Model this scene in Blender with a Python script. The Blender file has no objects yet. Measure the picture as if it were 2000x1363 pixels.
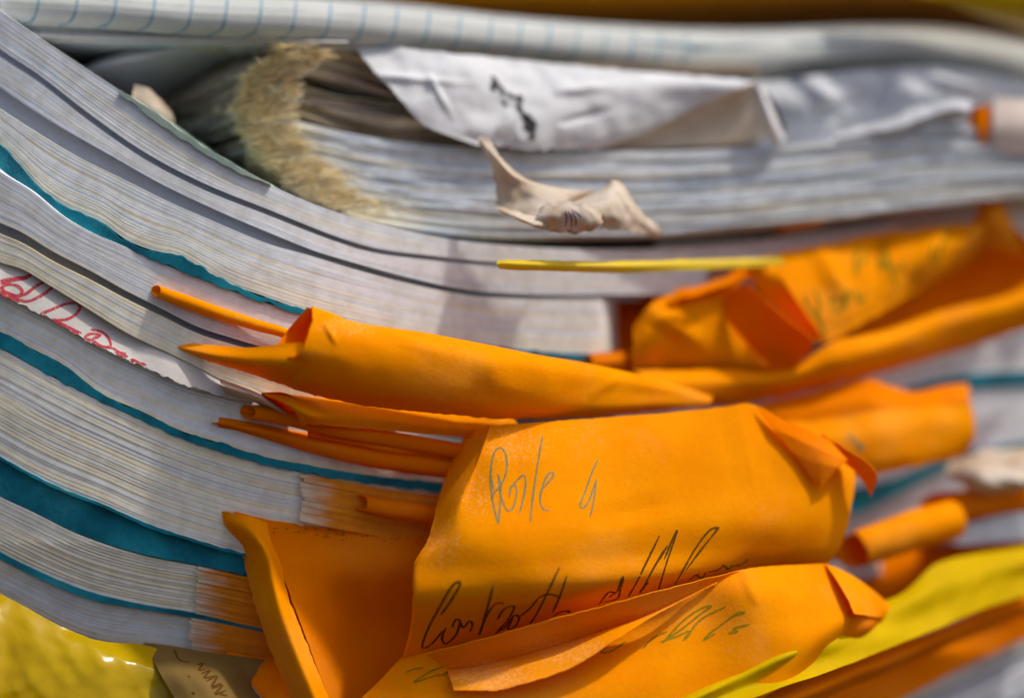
import bpy, math, random
import numpy as np
from mathutils import Vector, noise
from mathutils.bvhtree import BVHTree

# ------------------------------------------------------------------ camera, light
S = bpy.context.scene
COL = S.collection
D0 = 0.42            # distance of the plane in focus (m)
WID = 0.25           # width of what the frame shows at that distance (m)
Z0 = 0.30
cam_d = bpy.data.cameras.new('camera'); cam = bpy.data.objects.new('camera', cam_d); COL.objects.link(cam)
cam.location = (0, -D0, Z0); cam.rotation_euler = (math.radians(90), 0, 0)
cam_d.sensor_width = 36; cam_d.lens = 36 * D0 / WID
cam_d.clip_start = 0.01; cam_d.clip_end = 50
cam_d.dof.use_dof = True; cam_d.dof.focus_distance = D0; cam_d.dof.aperture_fstop = 2.6
S.camera = cam

SUN = Vector((0.47, -0.155, 0.87)).normalized()      # direction towards the sun
W = bpy.data.worlds.new('World'); S.world = W; W.use_nodes = True
nt = W.node_tree; bg = nt.nodes['Background']
sky = nt.nodes.new('ShaderNodeTexSky'); sky.sky_type = 'NISHITA'; sky.sun_disc = False
sky.sun_elevation = math.asin(SUN.z); sky.sun_rotation = math.atan2(SUN.x, SUN.y)
nt.links.new(sky.outputs[0], bg.inputs[0]); sky.dust_density = 4; sky.air_density = .8; sky.ozone_density = .3; bg.inputs[1].default_value = 0.135
sl = bpy.data.lights.new('sun', 'SUN'); sl.energy = 2.25; sl.angle = math.radians(3.5); sl.color = (1, .95, .87)
so = bpy.data.objects.new('sun', sl); COL.objects.link(so)
so.rotation_euler = (-SUN).to_track_quat('-Z', 'Y').to_euler()
S.view_settings.view_transform = 'Standard'; S.view_settings.look = 'None'
S.view_settings.exposure = 0.25; S.view_settings.gamma = 1
S.cycles.use_denoising = True
S.cycles.max_bounces = 14; S.cycles.diffuse_bounces = 10; S.cycles.glossy_bounces = 3; S.cycles.transmission_bounces = 6
S.cycles.caustics_reflective = False

# ------------------------------------------------------------------ helpers
def P(u, v, d=0.0):
    """point of the place seen at photograph position (u, v), d metres behind the plane in focus"""
    k = WID / 2000 * (D0 + d) / D0
    return Vector(((u - 1000) * k, d, Z0 - (v - 681.5) * k))

def curve(pts):
    pts = sorted(pts); X = np.array([p[0] for p in pts], float); Y = np.array([p[1] for p in pts], float)
    m = np.gradient(Y, X)
    def f(x):
        x = np.asarray(x, float); xc = np.clip(x, X[0], X[-1])
        i = np.clip(np.searchsorted(X, xc) - 1, 0, len(X) - 2)
        h = X[i+1] - X[i]; t = (xc - X[i]) / h
        r = (2*t**3-3*t**2+1)*Y[i] + (t**3-2*t**2+t)*h*m[i] + (-2*t**3+3*t**2)*Y[i+1] + (t**3-t**2)*h*m[i+1]
        return r + np.where(x < X[0], (x-X[0])*m[0], 0) + np.where(x > X[-1], (x-X[-1])*m[-1], 0)
    return f

base = curve([(-100, .002), (0, 0), (300, 0), (500, .003), (800, .018), (1200, .045), (1600, .07), (2100, .095)])

def dtop(u, v):    # the top of the pile leans away a little
    return float(base(u)) + .00003 * max(0, 520 - v) * max(0, 1 - u / 1400)
def n1(x, s):      # smooth 1-D noise
    return noise.noise(Vector((x, s * 7.31, s * 1.7)))
def nn(xs, s, f=1.0):
    return np.array([n1(float(x) * f, s) for x in xs])

def tag(o, label=None, cat=None, group=None, kind=None):
    if label: o['label'] = label
    if cat: o['category'] = cat
    if group: o['group'] = group
    if kind: o['kind'] = kind
    return o

def thing(name, loc, label, cat, group=None):
    o = bpy.data.objects.new(name, None); COL.objects.link(o); o.location = loc
    o.empty_display_size = .01
    return tag(o, label, cat, group)

def mesh_obj(name, V, F, mat, parent=None, cols=None, smooth=False, uv=None):
    V = np.array([tuple(v) for v in V], float)
    if parent is not None:
        org = np.array(parent_world(parent))
    else:
        org = V.mean(axis=0)
    me = bpy.data.meshes.new(name); me.from_pydata((V - org).tolist(), [], F); me.update()
    if cols is not None:
        a = me.color_attributes.new('Col', 'FLOAT_COLOR', 'POINT')
        a.data.foreach_set('color', np.array([(c[0], c[1], c[2], 1) for c in cols], float).ravel())
    if uv is not None:
        l = me.uv_layers.new(name='UVMap')
        for lp in me.loops: l.data[lp.index].uv = uv[lp.vertex_index]
    if smooth: me.shade_smooth()
    me.materials.append(mat)
    o = bpy.data.objects.new(name, me); COL.objects.link(o)
    if parent is not None: o.parent = parent
    else: o.location = org
    return o

def parent_world(o):
    v = Vector((0, 0, 0))
    while o is not None:
        v = v + o.location; o = o.parent
    return v

# ------------------------------------------------------------------ materials
def mat(name):
    m = bpy.data.materials.new(name); m.use_nodes = True
    return m, m.node_tree, m.node_tree.nodes, m.node_tree.links, m.node_tree.nodes['Principled BSDF']

def ramp(N, stops):
    r = N.new('ShaderNodeValToRGB'); e = r.color_ramp.elements
    while len(e) < len(stops): e.new(.5)
    for x, (p, c) in zip(e, stops): x.position = p; x.color = (*c, 1) if len(c) == 3 else c
    return r

def noise_tex(N, L, scale, detail=4, rough=.6, coord='Object', vec=(1, 1, 1)):
    tc = N.new('ShaderNodeTexCoord'); mp = N.new('ShaderNodeMapping'); mp.inputs['Scale'].default_value = vec
    L.new(tc.outputs[coord], mp.inputs[0])
    t = N.new('ShaderNodeTexNoise'); t.inputs['Scale'].default_value = scale; t.inputs['Detail'].default_value = detail
    t.inputs['Roughness'].default_value = rough; L.new(mp.outputs[0], t.inputs['Vector'])
    return t

def leaf_material(name):
    """page edges: colour comes from each leaf, fine streaks along its length (uv.x = length, uv.y = across)"""
    m, T, N, L, B = mat(name)
    a = N.new('ShaderNodeAttribute'); a.attribute_name = 'Col'
    t = noise_tex(N, L, 1, 5, .7, 'UV', (1.3, 34, 1))
    r = ramp(N, [(.25, (.80, .80, .80)), (.36, (1.0, .95, .84)), (.46, (1, 1, 1)), (.56, (.88, .97, 1.06)), (.66, (1.05, 1.02, .94)), (.8, (.97, .97, 1.0))]); L.new(t.outputs[0], r.inputs[0])
    mx = N.new('ShaderNodeMix'); mx.data_type = 'RGBA'; mx.blend_type = 'MULTIPLY'; mx.inputs[0].default_value = 1
    L.new(a.outputs['Color'], mx.inputs[6]); L.new(r.outputs[0], mx.inputs[7])
    t2 = noise_tex(N, L, 260, 3); r2 = ramp(N, [(.35, (.86, .85, .82)), (.6, (1, 1, 1))]); L.new(t2.outputs[0], r2.inputs[0])
    m2 = N.new('ShaderNodeMix'); m2.data_type = 'RGBA'; m2.blend_type = 'MULTIPLY'; m2.inputs[0].default_value = 1
    L.new(mx.outputs[2], m2.inputs[6]); L.new(r2.outputs[0], m2.inputs[7]); L.new(m2.outputs[2], B.inputs['Base Color'])
    B.inputs['Roughness'].default_value = .8; B.inputs['Specular IOR Level'].default_value = .2
    b = N.new('ShaderNodeBump'); b.inputs['Strength'].default_value = .12; b.inputs['Distance'].default_value = .0002
    L.new(t.outputs[0], b.inputs['Height']); L.new(b.outputs[0], B.inputs['Normal'])
    return m

def paper_material(name, c, c2, rough=.6, transl=.2, speck=.5, spec=.35, fibre=900, tc=None, bump=.35, wear_sheen=(1, .62, .25)):
    m, T, N, L, B = mat(name)
    t = noise_tex(N, L, 60, 6, .6); r = ramp(N, [(.35, c), (.68, c2)]); L.new(t.outputs[0], r.inputs[0])
    f = noise_tex(N, L, fibre, 3, .7); rf = ramp(N, [(.3, (.93, .9, .86)), (.6, (1, 1, 1))]); L.new(f.outputs[0], rf.inputs[0])
    mx = N.new('ShaderNodeMix'); mx.data_type = 'RGBA'; mx.blend_type = 'MULTIPLY'; mx.inputs[0].default_value = .8
    L.new(r.outputs[0], mx.inputs[6]); L.new(rf.outputs[0], mx.inputs[7])
    # pale rubbed specks, and sun sheen painted as specks where the attribute is set
    big = noise_tex(N, L, 38, 3, .55); fine = noise_tex(N, L, 1300, 5, .75)
    ad = N.new('ShaderNodeMath'); ad.operation = 'MULTIPLY_ADD'; ad.inputs[1].default_value = .55
    L.new(fine.outputs[0], ad.inputs[0]); L.new(big.outputs[0], ad.inputs[2])
    rw = ramp(N, [(.80, (0, 0, 0)), (.92, (1, 1, 1))]); L.new(ad.outputs[0], rw.inputs[0])
    wa = N.new('ShaderNodeAttribute'); wa.attribute_name = 'wear_sheen'
    wm = N.new('ShaderNodeMath'); wm.operation = 'MULTIPLY_ADD'; wm.inputs[1].default_value = .36; wm.inputs[2].default_value = -.32; L.new(wa.outputs['Fac'], wm.inputs[0])
    wf = N.new('ShaderNodeMath'); wf.operation = 'ADD'; L.new(wm.outputs[0], wf.inputs[0]); L.new(fine.outputs[0], wf.inputs[1])
    rw2 = ramp(N, [(.50, (0, 0, 0)), (.60, (1, 1, 1))]); L.new(wf.outputs[0], rw2.inputs[0])
    k0 = N.new('ShaderNodeMath'); k0.operation = 'MULTIPLY'; k0.inputs[1].default_value = speck; L.new(rw.outputs[0], k0.inputs[0])
    k = N.new('ShaderNodeMath'); k.operation = 'MULTIPLY_ADD'; k.inputs[1].default_value = .4; L.new(rw2.outputs[0], k.inputs[0]); L.new(k0.outputs[0], k.inputs[2])
    mw = N.new('ShaderNodeMix'); mw.data_type = 'RGBA'; L.new(k.outputs[0], mw.inputs[0]); L.new(mx.outputs[2], mw.inputs[6])
    mw.inputs[7].default_value = (*wear_sheen, 1); L.new(mw.outputs[2], B.inputs['Base Color'])
    B.inputs['Roughness'].default_value = rough; B.inputs['Specular IOR Level'].default_value = spec
    b = N.new('ShaderNodeBump'); b.inputs['Strength'].default_value = bump; b.inputs['Distance'].default_value = .00025
    L.new(f.outputs[0], b.inputs['Height'])
    crk = noise_tex(N, L, 45, 2, .5, vec=(1, 1, 2.2)); b2 = N.new('ShaderNodeBump'); b2.inputs['Strength'].default_value = .14; b2.inputs['Distance'].default_value = .0014
    L.new(crk.outputs[0], b2.inputs['Height']); L.new(b.outputs[0], b2.inputs['Normal'])
    L.new(b2.outputs[0], B.inputs['Normal'])
    if transl > 0:
        tr = N.new('ShaderNodeBsdfTranslucent'); tr.inputs[0].default_value = (*(tc or c2), 1)
        ms = N.new('ShaderNodeMixShader'); ms.inputs[0].default_value = transl
        L.new(B.outputs[0], ms.inputs[1]); L.new(tr.outputs[0], ms.inputs[2])
        L.new(ms.outputs[0], N['Material Output'].inputs[0])
    return m

ORANGE = paper_material('orange_card', (.90, .29, .0005), (.95, .35, .001), rough=.62, transl=.2, tc=(.95, .15, .0), speck=.10, spec=.01, wear_sheen=(1, .55, .18))
ORANGE_SHADE = paper_material('orange_card_shade', (.86, .23, .0), (.91, .275, .0), rough=.7, transl=.28, tc=(.95, .13, .0), speck=.04, spec=.01)  # redder copy of the orange card: deep shade tinted into its colour
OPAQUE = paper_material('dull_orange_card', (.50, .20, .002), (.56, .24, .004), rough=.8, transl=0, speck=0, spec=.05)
WHITE = paper_material('white_paper', (.62, .62, .63), (.70, .70, .70), rough=.8, transl=.12, speck=0, spec=.15, tc=(.7, .68, .64))
TORN = paper_material('torn_sheet_paper', (.66, .67, .69), (.76, .77, .79), rough=.85, transl=.1, speck=0, spec=.1, tc=(.7, .7, .7))
SHADED = paper_material('shaded_page', (.46, .48, .55), (.52, .54, .61), rough=.9, transl=.0, speck=0, spec=.1)  # darker and bluer than other pages: shade of the slits put into the colour
SLIP = paper_material('slip_paper', (.52, .50, .47), (.58, .56, .53), rough=.85, transl=.1, speck=0, spec=.1, tc=(.6, .55, .5))
GREY = paper_material('grey_paper', (.50, .52, .55), (.60, .62, .66), rough=.8, transl=.1, speck=0, spec=.15, tc=(.6, .6, .6))
CREAM = paper_material('cream_paper', (.50, .38, .26), (.76, .68, .57), rough=.8, transl=.2, speck=.2, spec=.15, tc=(.75, .55, .35), wear_sheen=(.8, .78, .74))
TEAL = paper_material('teal_cover', (.004, .10, .15), (.014, .28, .37), rough=.75, transl=0, speck=.25, spec=.12, wear_sheen=(.10, .38, .42), fibre=500)
MINT = paper_material('mint_cover', (.30, .42, .36), (.42, .52, .44), rough=.8, transl=.1, speck=.3, wear_sheen=(.6, .62, .5))
YELLOW = paper_material('yellow_film', (.50, .33, .0), (.58, .40, .0), rough=.17, transl=.25, tc=(.8, .5, .0), speck=0, spec=.25, bump=.03)
YMATT = paper_material('yellow_film_matt', (.60, .40, .0), (.70, .48, .0), rough=.6, transl=.25, tc=(.85, .55, .0), speck=0, spec=.04, bump=.05)
YCARD = paper_material('yellow_card', (.72, .52, .01), (.80, .58, .012), rough=.5, transl=.15, tc=(.9, .62, .0), speck=.1)
TAN = paper_material('tan_card', (.17, .10, .02), (.22, .13, .025), rough=.8, transl=.1, tc=(.5, .25, .03), speck=0)
PINK = paper_material('pale_pink_card', (.78, .66, .57), (.82, .70, .61), rough=.8, transl=.1, speck=0)
BROWN = paper_material('brown_board', (.05, .03, .02), (.08, .05, .03), rough=.85, transl=0, speck=0)
LEAF = leaf_material('page_edges')
def ink(name, c, r=.85):
    m, T, N, L, B = mat(name)
    t = noise_tex(N, L, 700, 2); rr = ramp(N, [(.3, tuple(x*.75 for x in c)), (.7, c)]); L.new(t.outputs[0], rr.inputs[0])
    L.new(rr.outputs[0], B.inputs['Base Color']); B.inputs['Roughness'].default_value = .8; B.inputs['Specular IOR Level'].default_value = .05
    ta = noise_tex(N, L, 1600, 4, .7); ra = ramp(N, [(.34, (.25, .25, .25)), (.52, (1, 1, 1))]); L.new(ta.outputs[0], ra.inputs[0])
    tp = N.new('ShaderNodeBsdfTransparent'); ms = N.new('ShaderNodeMixShader')
    k = N.new('ShaderNodeMath'); k.operation = 'MULTIPLY'; k.inputs[1].default_value = r; L.new(ra.outputs[0], k.inputs[0]); L.new(k.outputs[0], ms.inputs[0])
    L.new(tp.outputs[0], ms.inputs[1]); L.new(B.outputs[0], ms.inputs[2]); L.new(ms.outputs[0], N['Material Output'].inputs[0])
    return m
INK = ink('grey_green_ink', (.30, .28, .12)); INKD = ink('dark_ink', (.12, .055, .01), 1.0); RED = ink('red_ink', (.55, .05, .07))
BLUE = ink('blue_grid_ink', (.22, .42, .56)); VIOLET = ink('violet_ink', (.15, .11, .28)); INKG = ink('green_ink', (.34, .24, .01))

# ------------------------------------------------------------------ builders
COOL = [(.74, .75, .76), (.80, .80, .80), (.68, .71, .76), (.82, .81, .77), (.78, .77, .78), (.80, .73, .60)]
WARM = [(.85, .79, .64), (.86, .76, .54), (.80, .77, .68), (.88, .82, .66), (.83, .73, .52), (.77, .76, .72)]
BLUISH = [(.66, .69, .74), (.72, .74, .77), (.60, .64, .69), (.75, .75, .73)]
AGED = [(.60, .50, .36), (.50, .40, .29), (.66, .60, .50), (.42, .32, .21), (.56, .50, .42)]

def leaves(parent, top, bot, n, u0, u1, off=0.0, dfn=None, pal=COOL, seed=1, per=8, name='page_section', dj=.00004, back=.06,
           K=72, round_end=0, gap=.025, wav=.35, material=None, ragged=0, lab=None, start_round=0, jstart=0, colfn=None):
    """a block of leaves: each leaf is a slab with its own edge, thickness and set-back; sections of `per` leaves are parts"""
    R = random.Random(seed); top = curve(top); bot = curve(bot)
    us = np.linspace(u0, u1, K); tv = top(us); bv = bot(us)
    w = np.array([R.uniform(.6, 1.5) for _ in range(n)]); f = np.concatenate([[0], np.cumsum(w) / w.sum()])
    out = []; V = []; F = []; C = []; U = []
    def flush():
        nonlocal V, F, C, U
        if V:
            o = mesh_obj(name, V, F, material or LEAF, parent, C, uv=U); out.append(o)
            if lab: o['label'] = lab
        V, F, C, U = [], [], [], []
    bnd = []
    for i in range(n + 1):
        b = f[i] + (nn(us, seed * 3.1 + i * .37, .006) * wav / n if 0 < i < n else 0)
        bnd.append(b)
    us0 = us
    for i in range(n):
        us = us0 + (R.uniform(-1, 1) * jstart * (u1 - us0) / (u1 - u0) if jstart else 0)
        c1 = np.array(R.choice(pal)); c2 = np.array(R.choice(pal)); g = gap * R.uniform(.3, 1.5)
        if R.random() < .15: g *= 3.5
        mixn = np.clip(nn(us, seed + i * 1.9, .004) * 1.6 + .5, 0, 1)
        fa, fb = bnd[i], bnd[i+1]; fb = fb - (fb - fa) * g
        va = tv + (bv - tv) * fa; vb = tv + (bv - tv) * fb
        if ragged: 
            va = va + nn(us, seed+i+.5, .05) * ragged; vb = vb + nn(us, seed+i+.7, .05) * ragged
        dd = np.array([(dfn(u, (a+b)/2) if dfn else float(base(u))) for u, a, b in zip(us, va, vb)]) + off
        dd = dd + R.uniform(-1, 1) * dj + nn(us, seed + i * 2.3, .008) * dj
        if round_end:
            e = np.clip((us - (u1 - round_end)) / round_end, 0, 1); dd = dd + (1 - np.sqrt(1 - np.minimum(e, .995)**2)) * .02
        if start_round:
            e = np.clip(((u0 + start_round) - us) / start_round, 0, 1); dd = dd + (1 - np.sqrt(1 - np.minimum(e, .995)**2)) * .02
        s = len(V)
        for j, u in enumerate(us):
            a = P(u, va[j], dd[j]); b = P(u, vb[j], dd[j]); c = (c1 * mixn[j] + c2 * (1 - mixn[j]))
            if colfn: c = colfn(u, va[j], c)
            th = (a - b).length
            r = min(th * .22, .00012)
            dn = (b - a).normalized() if th > 1e-7 else Vector((0, 0, -1))
            V += [a + Vector((0, back, 0)), a + Vector((0, r * .3, 0)), a + dn * r, b - dn * r, b + Vector((0, r * .3, 0)), b + Vector((0, back, 0))]
            C += [c] * 6
            x = u / 200 + seed; y = i + seed * 13.7
            U += [(x, y), (x, y + .1), (x, y + .2), (x, y + .8), (x, y + .9), (x, y + 1)]
        for j in range(K - 1):
            for k in range(5):
                q = s + j * 6 + k; F.append((q, q + 1, q + 7, q + 6))
            q = s + j * 6; F.append((q, q+6, q+11, q+5))
        F.append(tuple(s + k for k in range(5, -1, -1))); F.append(tuple(s + (K-1)*6 + k for k in range(6)))
        if (i + 1) % per == 0: flush()
    flush()
    return out

def cr(p, t):
    """Catmull-Rom through the list p of vectors at t in 0..len-1"""
    n = len(p); i = min(int(t), n - 2); s = t - i
    a, b = p[i], p[i+1]; z = p[i-1] if i > 0 else a * 2 - b; c = p[i+2] if i + 2 < n else b * 2 - a
    return .5 * ((2*b*0 + 2*a) + (b - z) * s + (2*z - 5*a + 4*b - c) * s*s + (3*a - z - 3*b + c) * s**3)

def sheet(name, rows, material, parent=None, nu=64, nv=32, th=.0002, crinkle=.0006, edge=0.0, seed=1, lin=False, linu=False, cf=45, smooth=True, wear_sheen=None, streak=None, creases=()):
    """a sheet of paper through a grid of points rows[r][c] = (u, v, d); lin: straight between rows, linu: straight along a row"""
    G = []; WR = []
    for r in rows:
        pr = [np.array(p, float) for p in r]; n = len(pr) - 1; row = []
        for k in range(nu + 1):
            t = n * k / nu
            if linu: i = min(int(t), n-1); row.append(pr[i] + (pr[i+1]-pr[i]) * (t-i))
            else: row.append(cr(pr, t))
        G.append(row)
    m = len(rows) - 1; V = []; 
    for j in range(nv + 1):
        t = m * j / nv
        for k in range(nu + 1):
            colp = [G[r][k] for r in range(m + 1)]
            if lin or m == 1: i = min(int(t), m-1); p = colp[i] + (colp[i+1]-colp[i]) * (t-i)
            else: p = cr(colp, t)
            u, v, d = p
            if edge:
                for w, q in ((j == 0, 1), (j == nv, 2)):
                    if w: v += n1(u * .06, seed + q) * edge + n1(u * .25, seed + q + 5) * edge * .5
                for w, q in ((k == 0, 3), (k == nu, 4)):
                    if w: u += n1(v * .06, seed + q) * edge + n1(v * .25, seed + q + 5) * edge * .5
            X = P(u, v, d)
            if streak:      # fine parallel wrinkles running along one direction
                ang, fa, fc, amp = streak; ca, sa = math.cos(ang), math.sin(ang)
                a_, c_ = X.x * ca + X.z * sa, -X.x * sa + X.z * ca
                X = X + Vector((0, amp * (noise.noise(Vector((a_ * fa, c_ * fc, seed))) + .5 * noise.noise(Vector((a_ * fa * 2, c_ * fc * 2.3, seed + 4)))), 0))
            for (x1, y1, x2, y2, amp, wdt) in creases:
                dx, dy = x2 - x1, y2 - y1; q_ = max(0, min(1, ((u-x1)*dx + (v-y1)*dy) / (dx*dx + dy*dy)))
                ds = math.hypot(u - x1 - q_*dx, v - y1 - q_*dy)
                if ds < wdt: X = X + Vector((0, -amp * (1 - ds / wdt) * math.sin(math.pi * min(1, .25 + q_)), 0))
            if wear_sheen: WR.append(max([0] + [w * max(0, 1 - ((u-x)/rx)**2 - ((v-y)/ry)**2) for x, y, rx, ry, w in wear_sheen]))  # spots where sun sheen is painted onto the sheet
            if crinkle:
                q = noise.noise(X * cf + Vector((seed * 3.3, 0, 0))) + .45 * noise.noise(X * cf * 3.1 + Vector((0, seed, 0)))
                X = X + Vector((0, q * crinkle, q * crinkle * .3))
            V.append(X)
    w = nu + 1; F = [(j*w+k, j*w+k+1, (j+1)*w+k+1, (j+1)*w+k) for j in range(nv) for k in range(nu)]
    bvh = BVHTree.FromPolygons(V, F)
    o = mesh_obj(name, V, F, material, parent, smooth=smooth)
    if wear_sheen: o.data.attributes.new('wear_sheen', 'FLOAT', 'POINT').data.foreach_set('value', WR)
    md = o.modifiers.new('thickness', 'SOLIDIFY'); md.thickness = th; md.offset = 0
    es = o.modifiers.new('crisp_rim', 'EDGE_SPLIT'); es.split_angle = math.radians(40)
    BV[o.name] = (bvh, th)
    return o
BV = {}

def roll(name, path, radius, material, parent=None, K=40, M=22, th=.0003, turn=1.12, squash=1.0, seed=1, ang0=0.4, cut=0.0):
    """a sheet rolled into an open tube along path [(u, v, d)...]; radius in metres (list or number)"""
    pr = [np.array(p, float) for p in path]; n = len(pr) - 1; pts = []
    for k in range(K + 1):
        q = cr(pr, n * k / K); pts.append(P(*q))
    V = []
    for k, p in enumerate(pts):
        t = (pts[min(k+1, K)] - pts[max(k-1, 0)]).normalized()
        s = Vector((0, 1, 0)); s = (s - t * s.dot(t)).normalized(); up = s.cross(t); 
        if up.z < 0: up = -up
        r = radius if not isinstance(radius, (list, tuple)) else float(np.interp(k / K, np.linspace(0, 1, len(radius)), radius))
        for m in range(M + 1):
            a = ang0 + 2 * math.pi * turn * m / M; rr = r * (1 - .22 * m / M) * (1 + .06 * noise.noise(Vector((k * .15, m * .3, seed))))
            off = t * (cut * max(0, 1 - k / 8) * r * (1 + math.cos(a)))
            V.append(p + up * (math.sin(a) * rr * squash) - s * (math.cos(a) * rr) + off)
    w = M + 1; F = [(k*w+m, k*w+m+1, (k+1)*w+m+1, (k+1)*w+m) for k in range(K) for m in range(M)]
    bvh = BVHTree.FromPolygons(V, F)
    o = mesh_obj(name, V, F, material, parent, smooth=True)
    md = o.modifiers.new('thickness', 'SOLIDIFY'); md.thickness = th; md.offset = 0
    es = o.modifiers.new('crisp_rim', 'EDGE_SPLIT'); es.split_angle = math.radians(40)
    BV[o.name] = (bvh, th)
    return o

CAM = Vector((0, -D0, Z0))
def write(target, strokes, material, width=4.0, name='handwriting', tf=None, smoothn=7, lab=None, vary=.35, seed=3):
    """ink lines lying on the surface of `target`; strokes are lists of (u, v)"""
    bvh, th = BV[target.name]; V = []; F = []
    for si, st in enumerate(strokes):
        if tf: st = [tf(*p) for p in st]
        pr = [np.array(p, float) for p in st]; n = len(pr) - 1; L = []
        K = max(4, n * smoothn)
        for k in range(K + 1): L.append(cr(pr, n * k / K) if n > 0 else pr[0])
        hits = []
        for q in L:
            d = (P(q[0], q[1], 0) - CAM).normalized()
            h = bvh.ray_cast(CAM, d)
            if h[0] is None: hits.append(None); continue
            nr = h[1] if h[1].dot(d) < 0 else -h[1]
            hits.append((h[0] + nr * (th * .5 + .00006), nr))
        for k in range(K + 1):
            pass
        run = []
        def emit(run):
            if len(run) < 2: return
            s = len(V)
            for i, (p, nr) in enumerate(run):
                t = (run[min(i+1, len(run)-1)][0] - run[max(i-1, 0)][0]); t = t.normalized() if t.length > 0 else Vector((1, 0, 0))
                sd = t.cross(nr).normalized()
                wd = width * WID / 2000 * .5 * (1 + vary * noise.noise(Vector((i * .22, si * 3.1, seed)))) * (min(1, .45 + .3 * min(i, len(run) - 1 - i)))
                V.append(p + sd * wd); V.append(p - sd * wd)
            for i in range(len(run) - 1):
                F.append((s + 2*i, s + 2*i+1, s + 2*i+3, s + 2*i+2))
        for h in hits:
            if h is None or (run and (h[0] - run[-1][0]).length > .006): emit(run); run = []
            if h is not None: run.append(h)
        emit(run)
    if not V: print('no ink on', target.name); return None
    o = mesh_obj(name, V, F, material, target)
    if lab: o['label'] = lab
    return o

# ================================================================== SETTING
def slab(name, x0, x1, y0, y1, z, material):
    V = [(x0, y0, z), (x1, y0, z), (x1, y1, z), (x0, y1, z)]
    return mesh_obj(name, V, [(0, 1, 2, 3)], material)
tag(slab('ground', -3, 3, -2, 3, .08, BROWN), kind='structure')

# ================================================================== FRONT PILE
LO = -60
T_A = [(-60,-25),(0,22),(100,92),(200,158),(270,203),(350,262),(450,325),(550,372),(620,402),(700,428),(800,452),(900,470),(1000,480),(1200,488),(1400,480),(1600,455),(1800,430)]
G1 = [(-60,52),(0,97),(70,143),(175,224),(280,297),(385,353),(525,410),(665,465),(705,478),(845,500),(950,511),(1150,520),(1300,518),(1500,505),(1800,470)]
def shift(c, a, b=None, u0=0, u1=1300):
    b = a if b is None else b
    return [(u, v + a + (b - a) * min(1, max(0, (u - u0) / (u1 - u0)))) for u, v in c]
G2T = [(-60,132),(0,172),(35,196),(105,241),(210,301),(315,360),(420,410),(560,469),(600,485),(705,517),(810,545),(915,566),(1020,574),(1160,576),(1265,575),(1400,572)]
G2B = [(-60,172),(0,214),(70,259),(140,301),(245,353),(315,388),(420,434),(525,477),(600,498),(705,530),(810,557),(915,577),(1020,584),(1160,585),(1300,584)]
T1T = [(-60,225),(0,283),(40,325),(80,370),(130,405),(165,420),(200,435),(240,465),(300,490),(350,500),(400,528),(450,555),(520,580),(590,605),(700,632),(850,660),(1000,682),(1100,690),(1220,692)]
T1B = [(-60,285),(0,335),(60,372),(120,420),(170,450),(240,480),(330,520),(400,548),(500,585),(580,611),(700,642),(850,668),(1000,690),(1100,702),(1220,704)]

b1 = thing('bound_register', P(500, 400, .03), 'curved register topping the front pile, with a torn bright teal bottom cover', 'book')
leaves(b1, T_A, G1, 11, LO, 1750, 0, dfn=dtop, pal=COOL, seed=11, per=4)
leaves(b1, shift(G1, 15, 6), G2T, 12, LO, 1380, .0005, dfn=dtop, pal=COOL, seed=12, per=4)
leaves(b1, G2B, T1T, 17, LO, 1206, 0, dfn=dtop, pal=WARM[:4] + COOL, seed=13, per=5, round_end=40)
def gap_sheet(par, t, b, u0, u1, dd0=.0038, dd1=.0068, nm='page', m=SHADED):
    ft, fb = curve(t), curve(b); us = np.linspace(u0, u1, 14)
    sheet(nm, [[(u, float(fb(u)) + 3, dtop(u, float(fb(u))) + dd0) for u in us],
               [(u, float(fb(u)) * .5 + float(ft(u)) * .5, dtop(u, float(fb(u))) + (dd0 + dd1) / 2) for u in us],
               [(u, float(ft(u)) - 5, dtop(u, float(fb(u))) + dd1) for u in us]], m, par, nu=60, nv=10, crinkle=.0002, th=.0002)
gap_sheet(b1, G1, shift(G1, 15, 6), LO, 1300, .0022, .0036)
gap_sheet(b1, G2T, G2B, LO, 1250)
o = leaves(b1, T1T, T1B, 1, LO, 1215, -.0005, dfn=dtop, pal=[(.03, .25, .33)], seed=21, name='cover', ragged=6, material=TEAL, gap=0, K=260, lab='torn teal bottom cover')
# pale green remains of the top cover on the top edge
MT = [(230,176),(262,194),(300,216),(350,254),(400,288),(450,318),(490,338),(530,360)]
leaves(b1, MT, [(230,184),(262,203),(300,236),(350,268),(400,300),(450,328),(490,347),(530,366)], 1, 232, 528, -.0012, dfn=dtop, material=MINT, name='top_cover', ragged=4, gap=0, seed=22, K=120, lab='frayed mint green remains of the top cover')

G3T = [(-60,405),(0,436),(35,451),(105,493),(175,529),(245,568),(315,603),(385,638),(455,661),(560,690),(700,720)]
G3B = shift(G3T, 21, 12, 0, 450)
b2 = thing('bound_register', P(300, 560, .03), 'second register of the front pile, split open by small orange roll and a dark slit', 'book')
leaves(b2, T1B, G3T, 15, LO, 760, .0005, pal=COOL, seed=31, per=4)
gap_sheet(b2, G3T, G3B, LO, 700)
E_B = [(-60,480),(0,513),(40,525),(100,560),(170,603),(250,652),(330,690),(400,725),(450,752),(540,785),(700,815)]
leaves(b2, G3B, E_B, 8, LO, 780, 0, pal=WARM, seed=32, per=4)

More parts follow.
